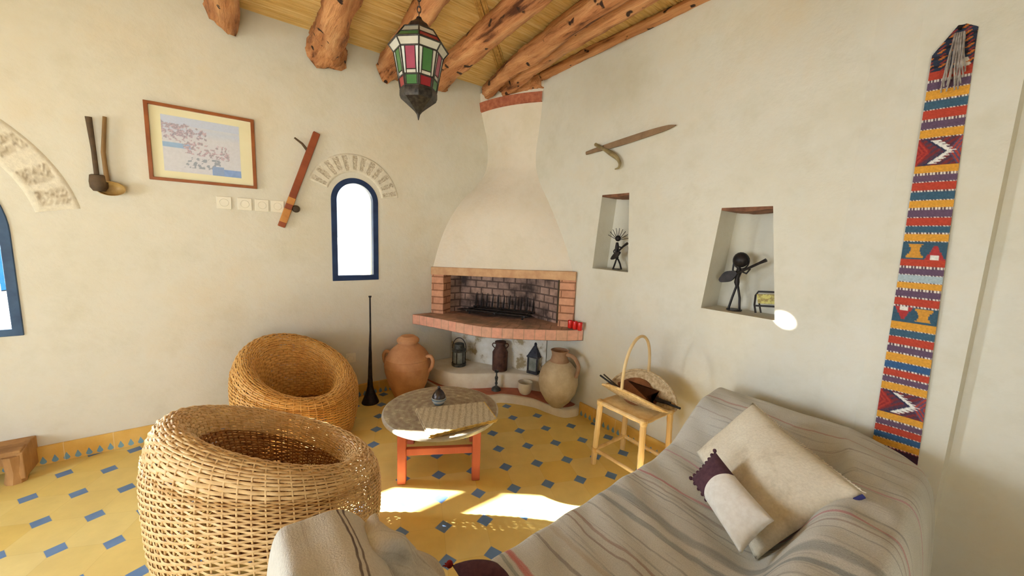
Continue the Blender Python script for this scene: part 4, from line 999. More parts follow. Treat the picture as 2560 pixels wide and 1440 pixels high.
ax = np.concatenate([[0], np.cumsum(np.hypot(np.diff(US), np.diff(Hh[:, 60])))]); ax = ax[-1] - ax
ay = np.concatenate([[0], np.cumsum(np.hypot(np.diff(VS), np.diff(Hh[95, :])))])
uvg = np.stack(np.meshgrid(ax, ay, indexing='ij'), -1)
def arcx(u): return float(np.interp(u, US, ax))
stops = [(arcx(-.10), .020, (146, 116, 92), .7), (arcx(-.135), .010, (168, 120, 104), .6), (arcx(-.66), .006, (196, 128, 150), .6), (arcx(-.31), .006, (176, 112, 104), .6), (arcx(-.40), .004, (150, 120, 110), .4),
         (arcx(-.855), .008, (190, 118, 124), .75), (arcx(-.90), .006, (150, 128, 118), .6), (arcx(-.94), .004, (120, 116, 116), .5), (arcx(-1.04), .024, (118, 124, 124), .55), (arcx(-1.10), .014, (104, 116, 120), .6), (arcx(-1.17), .005, (130, 122, 116), .5),
         (arcx(-1.25), .008, (140, 92, 70), .6), (arcx(-1.285), .005, (120, 80, 66), .6), (arcx(-1.36), .012, (180, 160, 130), .5), (arcx(-1.42), .007, (100, 84, 80), .55), (arcx(-1.535), .014, (192, 92, 86), .85), (arcx(-1.565), .008, (108, 120, 116), .6), (arcx(-1.63), .005, (130, 118, 112), .5)]
M_THROW = throw_mat('striped_wool_throw', stops, (205, 203, 194), (150, 147, 143))
mb = MB(); mb.grid(P, uvg, flip=False)
mb.build('draped_sofa', M_THROW, None, angle=180)
so = bpy.data.objects['draped_sofa']; tag(so, 'long sofa draped in a pale striped wool throw, in the right foreground', 'sofa')
# second blanket over the left arm
BU = dense(-2.165, -1.80, 60); BV = dense(2.262, 3.05, 100)
P = np.zeros((60, 100, 3)); uvb = np.zeros((60, 100, 2))
for i, u in enumerate(BU):
    for j, v in enumerate(BV):
        vv = max(v, SV0 + .0); e = side(u - SU0, .06) * side(v - BV[0], .05) * side(SV1 - v, .09)
        h = max(.03, sofa_h(u, max(v, 2.36)) * e + .012 + .004 * math.sin(u * 60 + v * 4) * sg((v - 2.3) / .02)); h *= 1
        P[i, j] = W(u, v - .004, h); uvb[i, j] = (u + 2.2, (v - 2.2))
for i in range(60): # continue the UV down the hanging front
    uvb[i, :, 1] = np.concatenate([[0], np.cumsum(np.linalg.norm(np.diff(P[i], axis=0), axis=1))])
M_BLANK = throw_mat('grey_beige_wool_blanket', [(.188, .0035, (74, 52, 56), .9), (.200, .003, (84, 60, 62), .85), (.262, .004, (120, 96, 90), .4), (.33, .03, (190, 170, 140), .5)], (214, 209, 198), (182, 172, 158))
bk_o = MB().grid(P, uvb).build('wool_blanket', M_BLANK, None, angle=180); tag(bk_o, 'beige wool blanket with a dark double stripe over the left sofa arm', 'blanket')
# gathered fold of the blanket
cvs = smooth_curve([tuple(at_z(905, 1352, .70)), tuple(at_z(940, 1372, .67)), tuple(at_z(975, 1400, .62)), tuple(at_z(1010, 1425, .56)), tuple(at_z(1060, 1445, .51)), tuple(at_z(1110, 1470, .475))], 44)
P = []; uvf = []
for i, p in enumerate(cvs):
    tt = i / 43; r = .054 * (1.0 - .45 * tt) * math.sqrt(max(.0, 1 - max(0, tt - .8) ** 2 / .042))
    if tt < .16: r = .054 * (1 - .45 * tt) * math.sqrt(max(0.0, 1 - (1 - tt / .16) ** 2)) + .001
    d = cvs[min(i + 1, 43)] - cvs[max(i - 1, 0)]; d = d / np.linalg.norm(d); x = np.cross([0, 0, 1], d); x /= np.linalg.norm(x); y = np.cross(d, x)
    P.append([p + r * (1 + .22 * math.sin(3 * a + tt * 7) + .10 * math.sin(7 * a - tt * 5)) * (math.cos(a) * x * 1.25 + math.sin(a) * y) for a in np.linspace(0, 2 * math.pi, 30, endpoint=False)]); uvf.append([(k / 30 * .22 + .3, tt * .4) for k in range(30)])
mb = MB(); mb.grid(P, uvf, closev=True); mb.f.append(tuple(range(30))); mb.mi.append(0)
mb.build('gathered_fold', M_BLANK, bk_o, angle=180)

def cushion(name, label, c, thick, mat, seed=0, n=28, pinch=.06, split=None, mats=None, tilt=None, cat='cushion', wr=0.01):
    """pillow between four corners (counted round), bulging along its normal"""
    rg = np.random.default_rng(seed); c = [np.array(q, float) for q in c]
    nrm = np.cross(c[1] - c[0], c[3] - c[0]); nrm /= np.linalg.norm(nrm)
    if nrm[2] < 0: nrm = -nrm
    ctr = sum(c) / 4; o = thing(name, label, cat, ctr)
    ph = rg.random(6) * 6
    def pt(s, t, sd):
        S, T = 2 * s - 1, 2 * t - 1
        p = (c[0] * (1 - s) + c[1] * s) * (1 - t) + (c[3] * (1 - s) + c[2] * s) * t
        pull = pinch * ((1 - S * S) * abs(T) ** 3 + (1 - T * T) * abs(S) ** 3)
        p = ctr + (p - ctr) * (1 - pull)
        b = thick * ((1 - abs(S) ** 2.6) * (1 - abs(T) ** 2.6)) ** .55
        b *= 1 + .10 * math.sin(3 * S + ph[0]) * math.sin(2.4 * T + ph[1])
        b += wr * thick * math.sin(11 * S + 5 * T + ph[2]) * (1 - S * S) * (1 - T * T)
        return p - ctr + nrm * b * sd
    return o, pt
# big cream cushion
bigc = [at_z(1740, 1130, .50), at_z(1890, 1402, .455), at_z(2166, 1237, .68), at_z(1882, 1006, .72)]
o, pt = cushion('large_cushion', 'big square cream wool cushion leaning on the right arm of the sofa', bigc, .062, M_CREAMC, 3)
G = np.linspace(0, 1, 34)
mb = MB(); mb.grid([[pt(s, t, 1) for t in G] for s in G]); mb.grid([[pt(s, t, -.8) for t in G] for s in G], flip=True); mb.build('cover', M_CREAMC, o, angle=180)
mb = MB()
for k in range(64):   # short fringe along the upper edge
    t = .03 + .94 * k / 63; a = pt(1 - .01, 0, 0)
    p = pt(0.0 + t, 1.0, 0); q = p + (p / (np.linalg.norm(p) + 1e-9)) * .012 + np.array([0.002 * wob(k), .002 * wob(k + 9), -.004]); mb.tube([p * .995, q], .0016, 4)
mb.build('fringe', M_CREAMC, o)
mb = MB(); pts = [pt(1.0, s, 0) * 1.004 for s in np.linspace(.80, .98, 8)]; mb.tube(pts, .006, 8); mb.build('ribbon_edge', M_NAVY, o)
# small two-tone cushion
sm = [at_z(1728, 1196, .53), at_z(1852, 1388, .505), at_z(1936, 1302, .605), at_z(1787, 1128, .645)]
o, pt = cushion('small_cushion', 'small long cushion, half aubergine and half white, against the big cream one', sm, .036, M_PURPLE, 5)
S1, S2 = np.linspace(0, .40, 14), np.linspace(.385, 1, 22); T = np.linspace(0, 1, 20)
def curve_s(s, t): return s
mb = MB(); mb.grid([[pt(s * (1 + .12 * (math.sin(math.pi * t) - .5)), t, 1) for t in T] for s in S1]); mb.grid([[pt(s, t, -1) for t in T] for s in S1], flip=True); mb.build('aubergine_half', M_PURPLE, o, angle=180)
mb = MB(); mb.grid([[pt(.385 + (s - .385) - .05 * (1 - (s - .385) / .615) * math.sin(math.pi * t), t, 1.05) for t in T] for s in S2]); mb.grid([[pt(s, t, -1.05) for t in T] for s in S2], flip=True); mb.build('white_half', M_WHITEC, o, angle=180)
mb = MB()
for k in range(9):
    p = pt(0, k / 8, 0); mb.sphere(p * 1.01, .007, 8, 6)
for k in range(1, 5):
    p = pt(k / 12, 0, 0); mb.sphere(p * 1.01, .006, 8, 6)
mb.build('bobble_edge', M_PURPLE, o)
# dark cushion at the lower edge
cz = .462
dk = [at_z(1128, 1428, cz), at_z(1165, 1500, cz), at_z(1285, 1470, cz), at_z(1243, 1424, cz)]
o, pt = cushion('dark_cushion', 'dark aubergine cushion with red tassel at the bottom edge of the photo', [q + np.array([0, 0, .02]) for q in dk], .03, M_PURPLE, 6)
G = np.linspace(0, 1, 20); mb = MB(); mb.grid([[pt(s, t, 1) for t in G] for s in G]); mb.grid([[pt(s, t, -.6) for t in G] for s in G], flip=True); mb.build('cover', M_PURPLE, o, angle=180)
mb = MB(); p = pt(0, 0, 0) * 1.06; mb.sphere(p, .010, 10, 8)
for k in range(8): mb.tube([p, p + np.array([-.008 - .012 * RNG.random(), -.006 + .018 * RNG.random(), -.004])], .002, 4)
mb.build('tassel', M_REDTAS, o)
# ------------------------------------------------------------------ things on the left wall
t = thing('framed_picture', 'framed watercolour seascape with cream mount on the left wall', 'picture', M=frame_left(-2.272, 1.866, 0.012))
def rect(x0, x1, y0, y1): return [(x0, y0), (x1, y0), (x1, y1), (x0, y1)]
mb = MB(); mb.ring(rect(-.268, .262, -.224, .224), rect(-.249, .243, -.207, .207), -.010, .012); mb.build('frame', M_FRAME, t, smooth=False, bevel=.002)
MB().box((-.003, 0, -.006), (.50, .42, .004)).build('mount', M_MOUNT, t, smooth=False)
nx, ny = 96, 80; rg = np.random.default_rng(5); base = np.zeros((nx, ny, 3))
fld = rg.random((nx, ny)); sm_ = fld.copy()
for _ in range(3): sm_ = (sm_ + np.roll(sm_, 1, 0) + np.roll(sm_, -1, 0) + np.roll(sm_, 1, 1) + np.roll(sm_, -1, 1)) / 5
sm_ = (sm_ - sm_.min()) / (sm_.max() - sm_.min())
P = []; Cc = []
for i in range(nx):
    r_ = []; c_ = []
    for j in range(ny):
        x, y = i / (nx - 1), j / (ny - 1); n = sm_[i, j]
        c = np.array([212, 214, 224.]) + 8 * (n - .5)
        if y > .86: c = np.array([200, 210, 232.])
        c = c + (np.array([188, 204, 232.]) - c) * max(0, .5 - abs(y - .78) * 4)
        town = .56 < y < .90 - .35 * max(0, x - .25) and x < .55
        if town and n > .50: c = np.array([160, 156, 176.]) if rg.random() < .6 else np.array([200, 182, 198.])
        if .44 < y < .52 and x < .34: c = np.array([150, 180, 216.]) + 10 * n
        crowd = abs(y - (.50 - .12 * (x - .2))) < .13 and .2 < x < .85
        if crowd and n > .54: c = [np.array([178, 166, 182.]), np.array([208, 184, 200.]), np.array([160, 160, 174.])][rg.integers(3)]
        if abs(y - .20) < .10 and .25 < x < .72 and n > .55: c = np.array([156, 164, 182.])
        if y < .13 and x > .60: c = np.array([128, 156, 206.]) + 20 * n
        if y < .17 and .62 < x < .76: c = np.array([146, 168, 208.])
        r_.append((-.199 + .378 * x, -.163 + .327 * y, -.0035)); c_.append(lin(np.clip(c, 0, 255)))
    P.append(r_); Cc.append(c_)
MB().grid(P, c=Cc).build('painting', M_PAINT, t, smooth=False)

# wooden spoons hung together
a0, a1 = left_sz(247, 296, .03), left_sz(246, 455, .03)
t = thing('wooden_scoop', 'dark square-headed wooden scoop, left of the two hanging utensils', 'scoop', M=frame_left(a1[0], a1[1], .028))
h = a0[1] - a1[1]
MB().tube([(-.012, h, 0.004), (-.006, h * .5, .0), (-.004, .04, 0)], [.014, .0105, .011], 10, flat=.7).build('handle', M_WOODDK, t)
mb = MB(); mb.lathe([(.0, -.052), (.024, -.050), (.036, -.030), (.038, .0), (.034, .036), (.026, .040), (.026, .03), (.022, .0), (0, -.02)], 10); R_ = rotx(0); mb.v = [(x, z, y * .75 + .0) for x, y, z in mb.v]; mb.build('head', M_WOODDK, t)
a0, a1 = left_sz(262, 292, .03), left_sz(275, 470, .03)
t = thing('wooden_ladle', 'light wooden ladle with oval bowl, right of the two hanging utensils', 'ladle', M=frame_left(a1[0], a1[1], .040))
h = a0[1] - a1[1]
MB().tube([(a0[0] - a1[0], h, -.006), (-.012, h * .5, -.008), (-.008, .035, -.006)], [.0085, .010, .011], 10, flat=.8).build('handle', M_WOODOL, t)
mb = MB(); n = 28; Pq = []
for f, dz in ((0.0, -.028), (.5, -.026), (.85, -.015), (1.0, .004), (.93, .005), (.8, -.010), (.45, -.020), (0.0, -.022)): Pq.append([(.004 + .064 * f * math.cos(a), -.004 + .040 * f * math.sin(a) - .0 , dz + .012 * f * math.cos(a)) for a in np.linspace(0, 2 * math.pi, n, endpoint=False)])
mb.grid(Pq, closev=True); mb.build('bowl', M_GOURD, t)

# wooden door bolt
a0, a1 = left_sz(792, 332, .02), left_sz(703, 567, .02)
dx, dy = a0[0] - a1[0], a0[1] - a1[1]; LL = math.hypot(dx, dy); an = math.atan2(dy, dx)
t = thing('wooden_bolt', 'long red-brown wooden bar with peg hung slanting beside the small window', 'wooden bar', M=frame_left(a1[0], a1[1], .018) @ Matrix.Rotation(an, 4, 'Z'))
MB().box((LL / 2, 0, 0), (LL, .046, .026)).build('bar', M_WOODRED, t, smooth=False, bevel=.005)
MB().box((LL * .27, 0, .002), (.05, .048, .026)).build('inlay', M_WOODLT, t, smooth=False, bevel=.003)
MB().box((.085, 0, .002), (.10, .047, .026)).build('lower_inlay', M_WOODLT, t, smooth=False, bevel=.003)
MB().tube([(LL * .80, .018, .0), (LL * .835, .06, .004), (LL * .855, .115, .004)], [.010, .008, .006], 8).build('peg', M_WOODDK, t)
MB().lathe([(0, -.018), (.020, -.014), (.026, 0), (.020, .014), (0, .018)], 16, c=(LL * .215, -.046, 0)).build('knob', M_WOODDK, t)

# sockets
first = None
for k, s in enumerate((-2.194, -2.083, -1.986, -1.895)):
    lab = ['leftmost white wall socket under the framed picture', 'second white wall socket from the left under the picture', 'third white wall socket from the left, below the picture corner', 'rightmost of the four white sockets, touching the slanting wooden bar'][k]
    Mx = frame_left(s, 1.535, .001)
    if first is None:
        first = thing('wall_socket', lab, 'socket', M=Mx, group='row of white wall sockets')
        MB().box((0, 0, .004), (.080, .080, .008)).build('plate', M_SOCK, first, smooth=False, bevel=.003)
        mb = MB(); mb.lathe([(.025, .0085), (.0235, .0105), (.021, .006), (0, .0055)], 24); mb.build('recess', M_SOCK, first)
        mb = MB(); 
        for q in (-.0095, .0095): mb.lathe([(.0026, .0057), (0, .0059)], 10, c=(q, 0, 0))
        mb.build('pin_holes', M_SOCKD, first)
    else: dup(first, M=Mx, label=lab)
dup(first, M=frame_left(-1.425, .350, .001), label='single low wall socket behind the golden wicker chair')['group'] = 'low wall socket'

# ------------------------------------------------------------------ low rustic bench at the left edge
p = at_z(45, 1203, 0); bu, bv = uv_of(p)
t = wthing('low_bench', 'low rough wooden bench end at the left edge, cut by the photo', 'bench', bu - .30, bv, 0)
# local x = U, y = -N
hh_ = .150
mb = MB(); mb.box((0, .10, hh_ + .014), (.66, .25, .028)); mb.build('seat_plank', M_BENCH, t, smooth=False, bevel=.006)
for sx_ in (-1, 1):
    for yy in (0.0, .20):
        mb = MB(); mb.tube([(sx_ * .295, yy, 0), (sx_ * .300, yy, .06), (sx_ * .297, yy, hh_ + .002)], [.040, .036, .042], 9); mb.build('leg', M_BENCH, t)
    mb = MB(); mb.prism([(-.03, .02), (.23, .02), (.23, .165), (.10, .185), (-.03, .165)], -.012, .012, f=lambda x, y, z, s=sx_: (s * .325 + z, x, y)); mb.build('end_board', M_BENCH, t, smooth=False, bevel=.004)
mb = MB(); mb.box((0, -.005, .125), (.58, .022, .045)); mb.build('rail', M_BENCH, t, smooth=False, bevel=.004)

# ------------------------------------------------------------------ right wall: sword, niche figures, runner
a0, a1 = right_sz(1466, 383, .02), right_sz(1690, 313, .02)
dx, dy = a1[0] - a0[0], a1[1] - a0[1]; LL = math.hypot(dx, dy); an = math.atan2(dy, dx)
t = thing('sword', 'old sword with curved horn guard hung on the right wall', 'sword', M=frame_right(a0[0], a0[1], .02) @ Matrix.Rotation(an, 4, 'Z'))
up = smooth_curve([(.16, .018), (.30, .021), (.5, .022), (.64, .016), (LL, .002)], 20); lo = smooth_curve([(LL, .0), (.64, -.012), (.5, -.018), (.30, -.021), (.16, -.018)], 20)
mb = MB(); mb.prism([tuple(q) for q in up] + [tuple(q) for q in lo], -.004, .004); mb.build('blade', M_BLADE, t, smooth=False)
MB().tube([(0, 0, 0), (.02, 0, 0), (.10, .002, 0), (.165, 0, 0)], [.013, .014, .017, .018], 10, flat=.7).build('grip', M_BLADE, t)
def sw(x, y):
    q = right_sz(x, y, .03); X, Y = q[0] - a0[0], q[1] - a0[1]; return (X * math.cos(an) + Y * math.sin(an), -X * math.sin(an) + Y * math.cos(an), .012)
MB().tube(smooth_curve([sw(1489, 361), sw(1506, 371), sw(1524, 381), sw(1541, 393), sw(1550, 407), sw(1547, 419), sw(1538, 423)], 30), [.012] * 6 + [.010 + .008 * math.sin(math.pi * k / 12) for k in range(12)] + [.012 - .008 * k / 11 for k in range(12)], 10).build('curved_guard', M_HORN, t)

def niche_pt(dep): return lambda x, y, d=0.0: tuple(on_plane(x, y, W(dep + d, 0), U3))
q1 = niche_pt(.085)
def fig(label, q, feet, legs, torso, head, hr, arms, guitar_body, neck, extra, base):
    c = np.mean([np.array(q(*f)) for f in feet], 0); t = thing('wire_figure', label, 'sculpture', c)
    lo_ = lambda P_: [tuple(np.array(p) - c) for p in P_]
    MB().lathe([(base, 0.001), (base, .006), (0, .007)], 16).build('base_plate', M_IRON, t)
    for l in legs: MB().tube(lo_([q(*p) for p in l]), .0062, 7).build('leg', M_IRON, t)
    mb = MB(); mb.tube(lo_([q(*p) for p in torso]), [.009, .016, .012, .014, .008][:len(torso)], 9); mb.build('torso', M_IRON, t)
    mb = MB(); hc = np.array(q(*head)) - c; mb.sphere(tuple(hc), (hr, hr, hr * 1.05), 14, 10); mb.build('head', M_IRON, t)
    for a in arms: MB().tube(lo_([q(*p) for p in a]), .005, 7).build('arm', M_IRON, t)
    mb = MB(); gc = np.array(q(*guitar_body[0], -.03)) - c; ge = np.array(q(*guitar_body[1], -.03)) - c; d = ge - gc; ln = np.linalg.norm(d); d /= ln
    yv = np.cross(d, np.array(U3)); yv /= np.linalg.norm(yv); w_ = guitar_body[2]
    P_ = []
    for th_ in (-.008, .008):
        P_.append([gc + d * ln * (.5 - .5 * math.cos(a)) + yv * w_ * math.sin(a) * (1 - .18 * math.sin(a * 2) ** 2) + np.array(U3) * th_ for a in np.linspace(0, 2 * math.pi, 24, endpoint=False)])
    mb.grid(P_, closev=True); mb.f += [tuple(range(24)), tuple(range(24, 48))]; mb.mi += [0, 0]
    mb.build('guitar_body', M_IRON, t, angle=40)
    MB().tube(lo_([q(*p, -.03) for p in neck]), [.007] * (len(neck) - 1) + [.010], 8).build('guitar_neck', M_IRON, t)
    for e in extra:
        nm, lines, r = e; mb = MB()
        for l in lines: mb.tube(lo_([q(*p) for p in l]), r, 5)
        mb.build(nm, M_IRON, t)
    return t
spikes = [[(1545 + 7 * math.cos(a), 600 - 6 * math.sin(a)), (1545 + 27 * math.cos(a), 600 - 30 * math.sin(a))] for a in np.linspace(.15, 2.7, 9)]
fig('small black metal figure with spiky hair playing guitar in the narrow niche', q1, [(1532, 673), (1552, 674)],
    [[(1541, 648), (1537, 660), (1532, 673)], [(1545, 648), (1550, 660), (1553, 674)], ], [(1543, 606), (1543, 618), (1541, 632), (1542, 643), (1543, 650)], (1545, 596), .021,
    [[(1543, 616), (1556, 619), (1562, 612)], [(1542, 618), (1534, 628), (1538, 640)]], ((1528, 648), (1550, 630), .018), [(1546, 628), (1558, 616), (1569, 608)], [('wire_hair', spikes, .0022)], .026)
q2 = niche_pt(.10)
fig('black metal guitarist figure with large round head in the larger niche', q2, [(1822, 774), (1848, 776)],
    [[(1841, 716), (1831, 742), (1820, 774)], [(1845, 716), (1849, 745), (1848, 776)]], [(1847, 668), (1848, 678), (1843, 694), (1842, 706), (1843, 718)], (1853, 650), .040,
    [[(1848, 676), (1866, 684), (1876, 672)], [(1836, 650), (1832, 674), (1836, 690)]], ((1799, 702), (1842, 680), .030), [(1840, 684), (1872, 670), (1898, 658), (1916, 650)],
    [('head_ring', [[(1853 + 20 * math.cos(a), 652 + 20 * math.sin(a)) for a in np.linspace(0, 6.3, 20)]], .004)], .040)
c = np.array(niche_pt(.085)(1925, 785)); t = thing('miniature_seat', 'tiny mustard yellow seat in an iron frame beside the guitarist in the niche', 'figurine', c)
lo_ = lambda P_: [tuple(np.array(niche_pt(.085)(*p)) - c) for p in P_]
MB().prism([(1893, 735), (1962, 737), (1962, 762), (1896, 758)], -.008, .008, f=lambda x, y, z: tuple(np.array(niche_pt(.085)(x, y)) - c + np.array(U3) * z)).build('panel', M_YEL, t, smooth=False)
MB().tube(lo_([(1889, 782), (1886, 762), (1889, 738), (1896, 729), (1930, 730), (1966, 733), (1968, 786)]), .005, 7).build('iron_frame', M_IRON, t)
mb = MB(); mb.tube(lo_([(1888, 764), (1966, 768)]), .005, 7); mb.tube(lo_([(1898, 758), (1902, 782)]), .004, 6); mb.build('lower_rail', M_IRON, t)

# kilim runner on the pilaster
KO = PO + .010
bands = [('motifA', 78, 182), ('r', 182, 206), ('p', 206, 231), ('o', 231, 256), ('t', 256, 280), ('r', 280, 305), ('p', 305, 328), ('o', 328, 350), ('zig', 350, 418), ('o', 418, 438), ('p', 438, 459), ('r', 459, 481), ('t', 481, 503), ('o', 503, 523), ('p', 523, 545), ('r', 545, 566), ('t', 566, 584), ('o', 584, 604), ('motB', 604, 646), ('r', 646, 666), ('p', 666, 686), ('w', 686, 703), ('o', 703, 721), ('p', 721, 741), ('r', 741, 763), ('motC', 763, 801), ('o', 801, 821), ('t', 821, 838), ('r', 838, 859), ('p', 859, 878), ('o', 878, 900), ('b', 900, 918), ('r', 918, 937), ('p', 937, 952), ('o', 952, 970), ('zig', 970, 1025), ('o', 1025, 1041), ('p', 1041, 1056), ('r', 1056, 1073), ('b', 1073, 1088), ('o', 1088, 1104), ('d', 1104, 1124), ('m', 1124, 1150), ('d', 1150, 1175), ('m', 1175, 1220)]
KC = {'r': (186, 72, 54), 'p': (104, 82, 104), 'o': (222, 160, 62), 't': (66, 98, 118), 'b': (60, 96, 138), 'w': (170, 186, 192), 'd': (66, 42, 58), 'm': (122, 34, 34), 'k': (58, 56, 70)}
def kz(y): x = 2330 + (y - 140) * (2180 - 2330) / 970.0; q = right_sz(x, y, KO); return q[1], q[0]
zb = [(b[0], kz(b[1])[0], kz(b[2])[0]) for b in bands]
def kr(y):
    x = 2442 + (y - 90) * (2290 - 2442) / 1095.0; q = right_sz(x, y, KO); return q[1], q[0]
lz = sorted([kz(y) for y in range(100, 1230, 20)]); rz = sorted([kr(y) for y in range(80, 1260, 20)])
vl = lambda z: float(np.interp(z, [q[0] for q in lz], [q[1] for q in lz])); vr = lambda z: float(np.interp(z, [q[0] for q in rz], [q[1] for q in rz]))
ztop, zbot = zb[0][1], zb[-1][2]; zl_sh = kz(140)[0]
pk = right_sz(2400, 76, KO)
rows, cols = 620, 44; P = []; Cc = []; rg = np.random.default_rng(2)
def kcol(z, x):
    for nm, a, b in zb:
        if b <= z <= a:
            f = (a - z) / (a - b)
            if nm in KC and nm not in 'dm':
                if f > .88 or (nm == 'p' and f < .10): return (232, 224, 214) if int(x * 26) % 2 == 0 else (96, 70, 80)
                return KC[nm]
            if nm in KC: return (200, 90, 70) if f < .06 and int(x * 26) % 2 == 0 else KC[nm]
            if nm == 'motifA':
                g = (x * 3.1 + f * 5.2) % 1; h_ = (f * 6) % 1
                if abs(g - .5) < .16 and h_ < .5: return (208, 120, 56)
                if abs(g - .1) < .10 and h_ > .55: return (160, 60, 56)
                if f > .80 and abs(x - .82) < .14 * (f - .7) / .3: return (230, 222, 210)
                return (52, 60, 76) if int(f * 14) % 3 else (44, 44, 54)
            if nm == 'zig':
                # two white combs meeting in a point on a dark ground, red stepped diamonds at the sides
                yy = f * 2 - 1; xx = x
                spine = .22 + .50 * (1 - abs(yy)) 
                w = .10 if int(f * 22) % 2 else .20
                if -.02 < xx - spine < w and .08 < f < .92: return (238, 234, 226)
                if spine - .10 < xx < spine: return (58, 60, 84)
                dl = abs(xx - .0) / .34 + abs(yy) * .9; dr = abs(xx - 1.0) / .30 + abs(yy) * .8
                if dl < .95: return (178, 66, 56) if int(dl * 6) % 2 == 0 else (150, 52, 52)
                if dr < .95: return (178, 72, 58) if int(dr * 6) % 2 == 0 else (96, 84, 110)
                return (86, 62, 78) if int((xx + f) * 9) % 2 else (128, 56, 58)
            if nm in ('motB', 'motC'):
                ff = f if nm == 'motB' else 1 - f; X = x if nm == 'motB' else 1 - x
                st = lambda q: round(q * 8) / 8
                if abs(X - .30) < .25 * abs(st(ff) - .45) + .09 and .12 < ff < .92: return (212, 152, 64)
                if abs(X - .76) < .24 * st(ff) - .02 and ff > .2:
                    return (236, 230, 220) if ff > .76 and abs(X - .76) < .10 else (176, 62, 62)
                return (62, 92, 110)
    return KC['m']
zs_k = np.linspace(ztop, zbot, rows)
for z in zs_k:
    a, b = vl(z), vr(z)
    if z > zl_sh: f = (z - zl_sh) / (ztop - zl_sh); a = a + (pk[0] - .006 - a) * f; b = b + (pk[0] + .012 - b) * max(0, (f - .75) / .25)
    r_ = []; c_ = []
    for i in range(cols):
        x = i / (cols - 1); v = a + (b - a) * x
        r_.append(tuple(W(-(KO - .003 + .004 * math.sin(x * 3.1 + z * 4) + .0012 * math.sin(z * 900)), v, z))); c_.append(lin(kcol(z, (v - vl(z)) / max(1e-6, vr(z) - vl(z)))))
    P.append(r_); Cc.append(c_)
P = np.array(P); Bk = P + np.array(U3) * .004
t = thing('kilim_runner', 'long narrow multicoloured kilim strip hanging on the right wall', 'kilim', W(-KO, pk[0], pk[1]))
bpy.context.view_layer.update()
mb = MB(); mb.grid(P - np.array(W(-KO, pk[0], pk[1])), c=Cc); mb.grid(Bk - np.array(W(-KO, pk[0], pk[1])), c=Cc, flip=True); mb.build('woven_strip', M_KILIM, t, angle=180)
mb = MB()
for k in range(16):
    dx_ = (k - 8) * .0016; pts = []
    for s in np.linspace(0, 1, 10):
        x, y = 2400 - 18 * s + (4 * math.sin(s * 6 + k)) * s, 80 + (225 - 80 - 14 * (k % 4)) * s
        q = right_sz(x, y, KO + .02); pts.append(np.array(W(-(KO + .012 + .010 * math.sin(math.pi * s) + .003 * (k % 3)), q[0] + dx_ * (1 + 1.2 * s), q[1])) - np.array(W(-KO, pk[0], pk[1])))
    mb.tube(pts, .0022, 5)
mb.build('wool_tassel', M_TASSEL, t)
q = right_sz(2400, 76, KO); MB().tube([np.array([0, 0, .004]), -np.array(U3) * .02 + np.array([0, 0, .006])], .005, 8).build('nail', M_IRON, t)

# ------------------------------------------------------------------ hanging lantern
LC = at_z(1046, 300, 1.901 + .0); LY = 1.8
d_ = ray(1046, 300); lp = CPOS + d_ * LY / d_[1]; lx, ly = lp[0], lp[1]
def lz_(y): d = ray(1046, y); return float((CPOS + d * LY / d[1])[2])
z0 = lz_(300)
t = thing('pendant_lantern', 'hanging coloured glass lantern with dark metal dome and tip', 'lantern', (lx, ly, z0))
rel = lambda y: lz_(y) - z0
view = math.atan2(-ly, -lx)
def octo(r, z): return [(r * math.cos(view + k * math.pi / 4), r * math.sin(view + k * math.pi / 4), z) for k in range(8)]
yr = [(88, 46), (123, 70), (140, 58), (203, 47), (228, 43)]      # pixel height, pixel half width
sc_ = .00186
rings = [octo(hw * sc_, rel(y)) for y, hw in yr]
gw, gg, gr_, gp = lin((196, 192, 178)), lin((66, 112, 62)), lin((138, 34, 40)), lin((156, 70, 92))
gw2, gw3 = lin((170, 170, 156)), lin((216, 220, 214))
def face_lerp(r0, r1, k, s, tt):
    a = np.array(r0[k]) * (1 - s) + np.array(r0[(k + 1) % 8]) * s; b = np.array(r1[k]) * (1 - s) + np.array(r1[(k + 1) % 8]) * s; return a * (1 - tt) + b * tt
panes = MB(); lead = MB()
def pane(r0, r1, k, s0, s1, t0, t1, c, s0b=None, s1b=None):
    s0b = s0 if s0b is None else s0b; s1b = s1 if s1b is None else s1b
    q = [face_lerp(r0, r1, k, s0, t0), face_lerp(r0, r1, k, s1, t0), face_lerp(r0, r1, k, s1b, t1), face_lerp(r0, r1, k, s0b, t1)]
    panes.add(q, [(0, 1, 2, 3)], c=c)
    for i in range(4): lead.tube([q[i] * 1.004, q[(i + 1) % 4] * 1.004], .0022, 5)
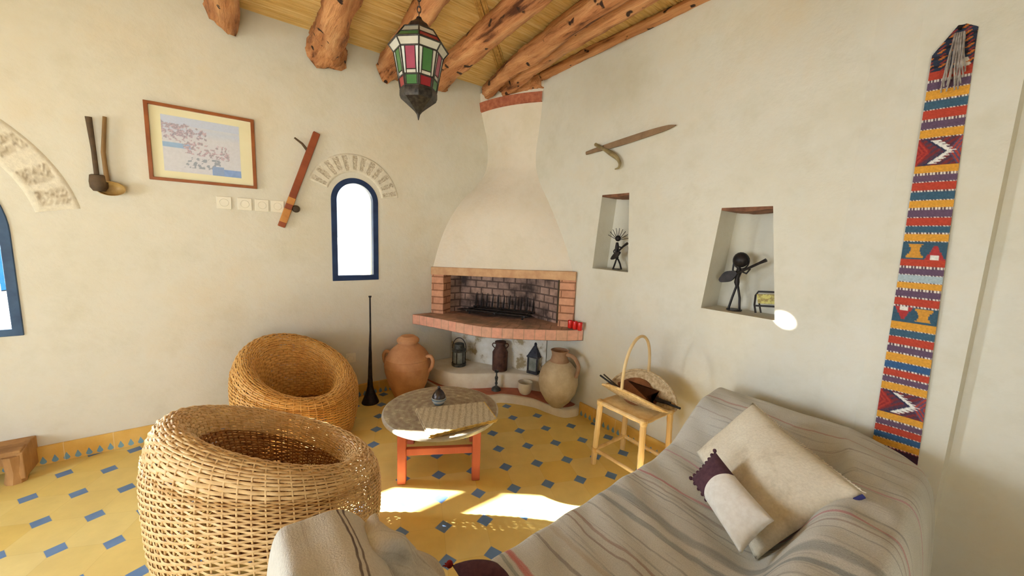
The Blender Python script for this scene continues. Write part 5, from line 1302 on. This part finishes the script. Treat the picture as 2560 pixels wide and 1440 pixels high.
for k in range(8):
    a, b = (gg, gr_) if k % 2 else (gr_, gg); pk_ = gp if k % 2 else gg
    pane(rings[0], rings[1], k, 0, 1, 0, .56, gw2 if k % 2 else gw)
    pane(rings[0], rings[1], k, 0, 1, .56, 1.0, a)
    pane(rings[1], rings[2], k, 0, 1, 0, 1, gw)
    cc_ = gg if k % 2 == 0 else gp
    pane(rings[2], rings[3], k, 0, .22, 0, 1, gw3, 0, .16); pane(rings[2], rings[3], k, .22, .78, 0, .84, cc_, .19, .81); pane(rings[2], rings[3], k, .78, 1, 0, 1, gw3 if k % 3 else gw, .84, 1)
    pane(rings[2], rings[3], k, .19, .81, .84, 1, gw, .16, .84)
    pane(rings[3], rings[4], k, .1, .9, 0, 1, a)
    pane(rings[3], rings[4], k, 0, .1, 0, 1, gw); pane(rings[3], rings[4], k, .9, 1, 0, 1, gw)
panes.build('glass_panes', M_ATTR, t, smooth=False)
for i in range(5):
    for k in range(8): lead.tube([rings[i][k], rings[i][(k + 1) % 8]], .004, 6)
    if i < 4:
        for k in range(8): lead.tube([rings[i][k], rings[i + 1][k]], .0035, 6)
lead.build('metal_frame', M_LFR, t)
def oct_lathe(prof, name, mat):
    mb = MB(); mb.grid([octo(hw * sc_, rel(y)) for y, hw in prof], closev=True); return mb.build(name, mat, t, angle=25)
oct_lathe([(88, 47), (84, 36), (76, 30), (66, 26), (58, 16), (50, 8), (44, 6), (40, 0.1)], 'dome', M_LFR)
oct_lathe([(227, 43), (231, 45), (244, 45), (252, 42), (262, 30), (272, 18), (280, 9), (287, 4), (300, 1.2), (301, .1)], 'lower_cup', M_LFR)
mb = MB(); zz = rel(42); top_z = CEIL - z0 - .012; n = int((top_z - zz) / .024) + 1
for k in range(n):
    zc = zz + .006 + (top_z - zz) * k / n; a = view + (math.pi / 2 if k % 2 else 0)
    mb.tube([(.008 * math.cos(b) * math.cos(a), .008 * math.cos(b) * math.sin(a), zc + .015 * math.sin(b)) for b in np.linspace(0, 2 * math.pi, 12, endpoint=False)], .0024, 5, closed=True)
mb.build('chain', M_STEEL, t)
MB().lathe([(.0, top_z - .006), (.02, top_z - .004), (.022, top_z + .004), (0, top_z + .005)], 14).build('ceiling_hook', M_IRON, t)
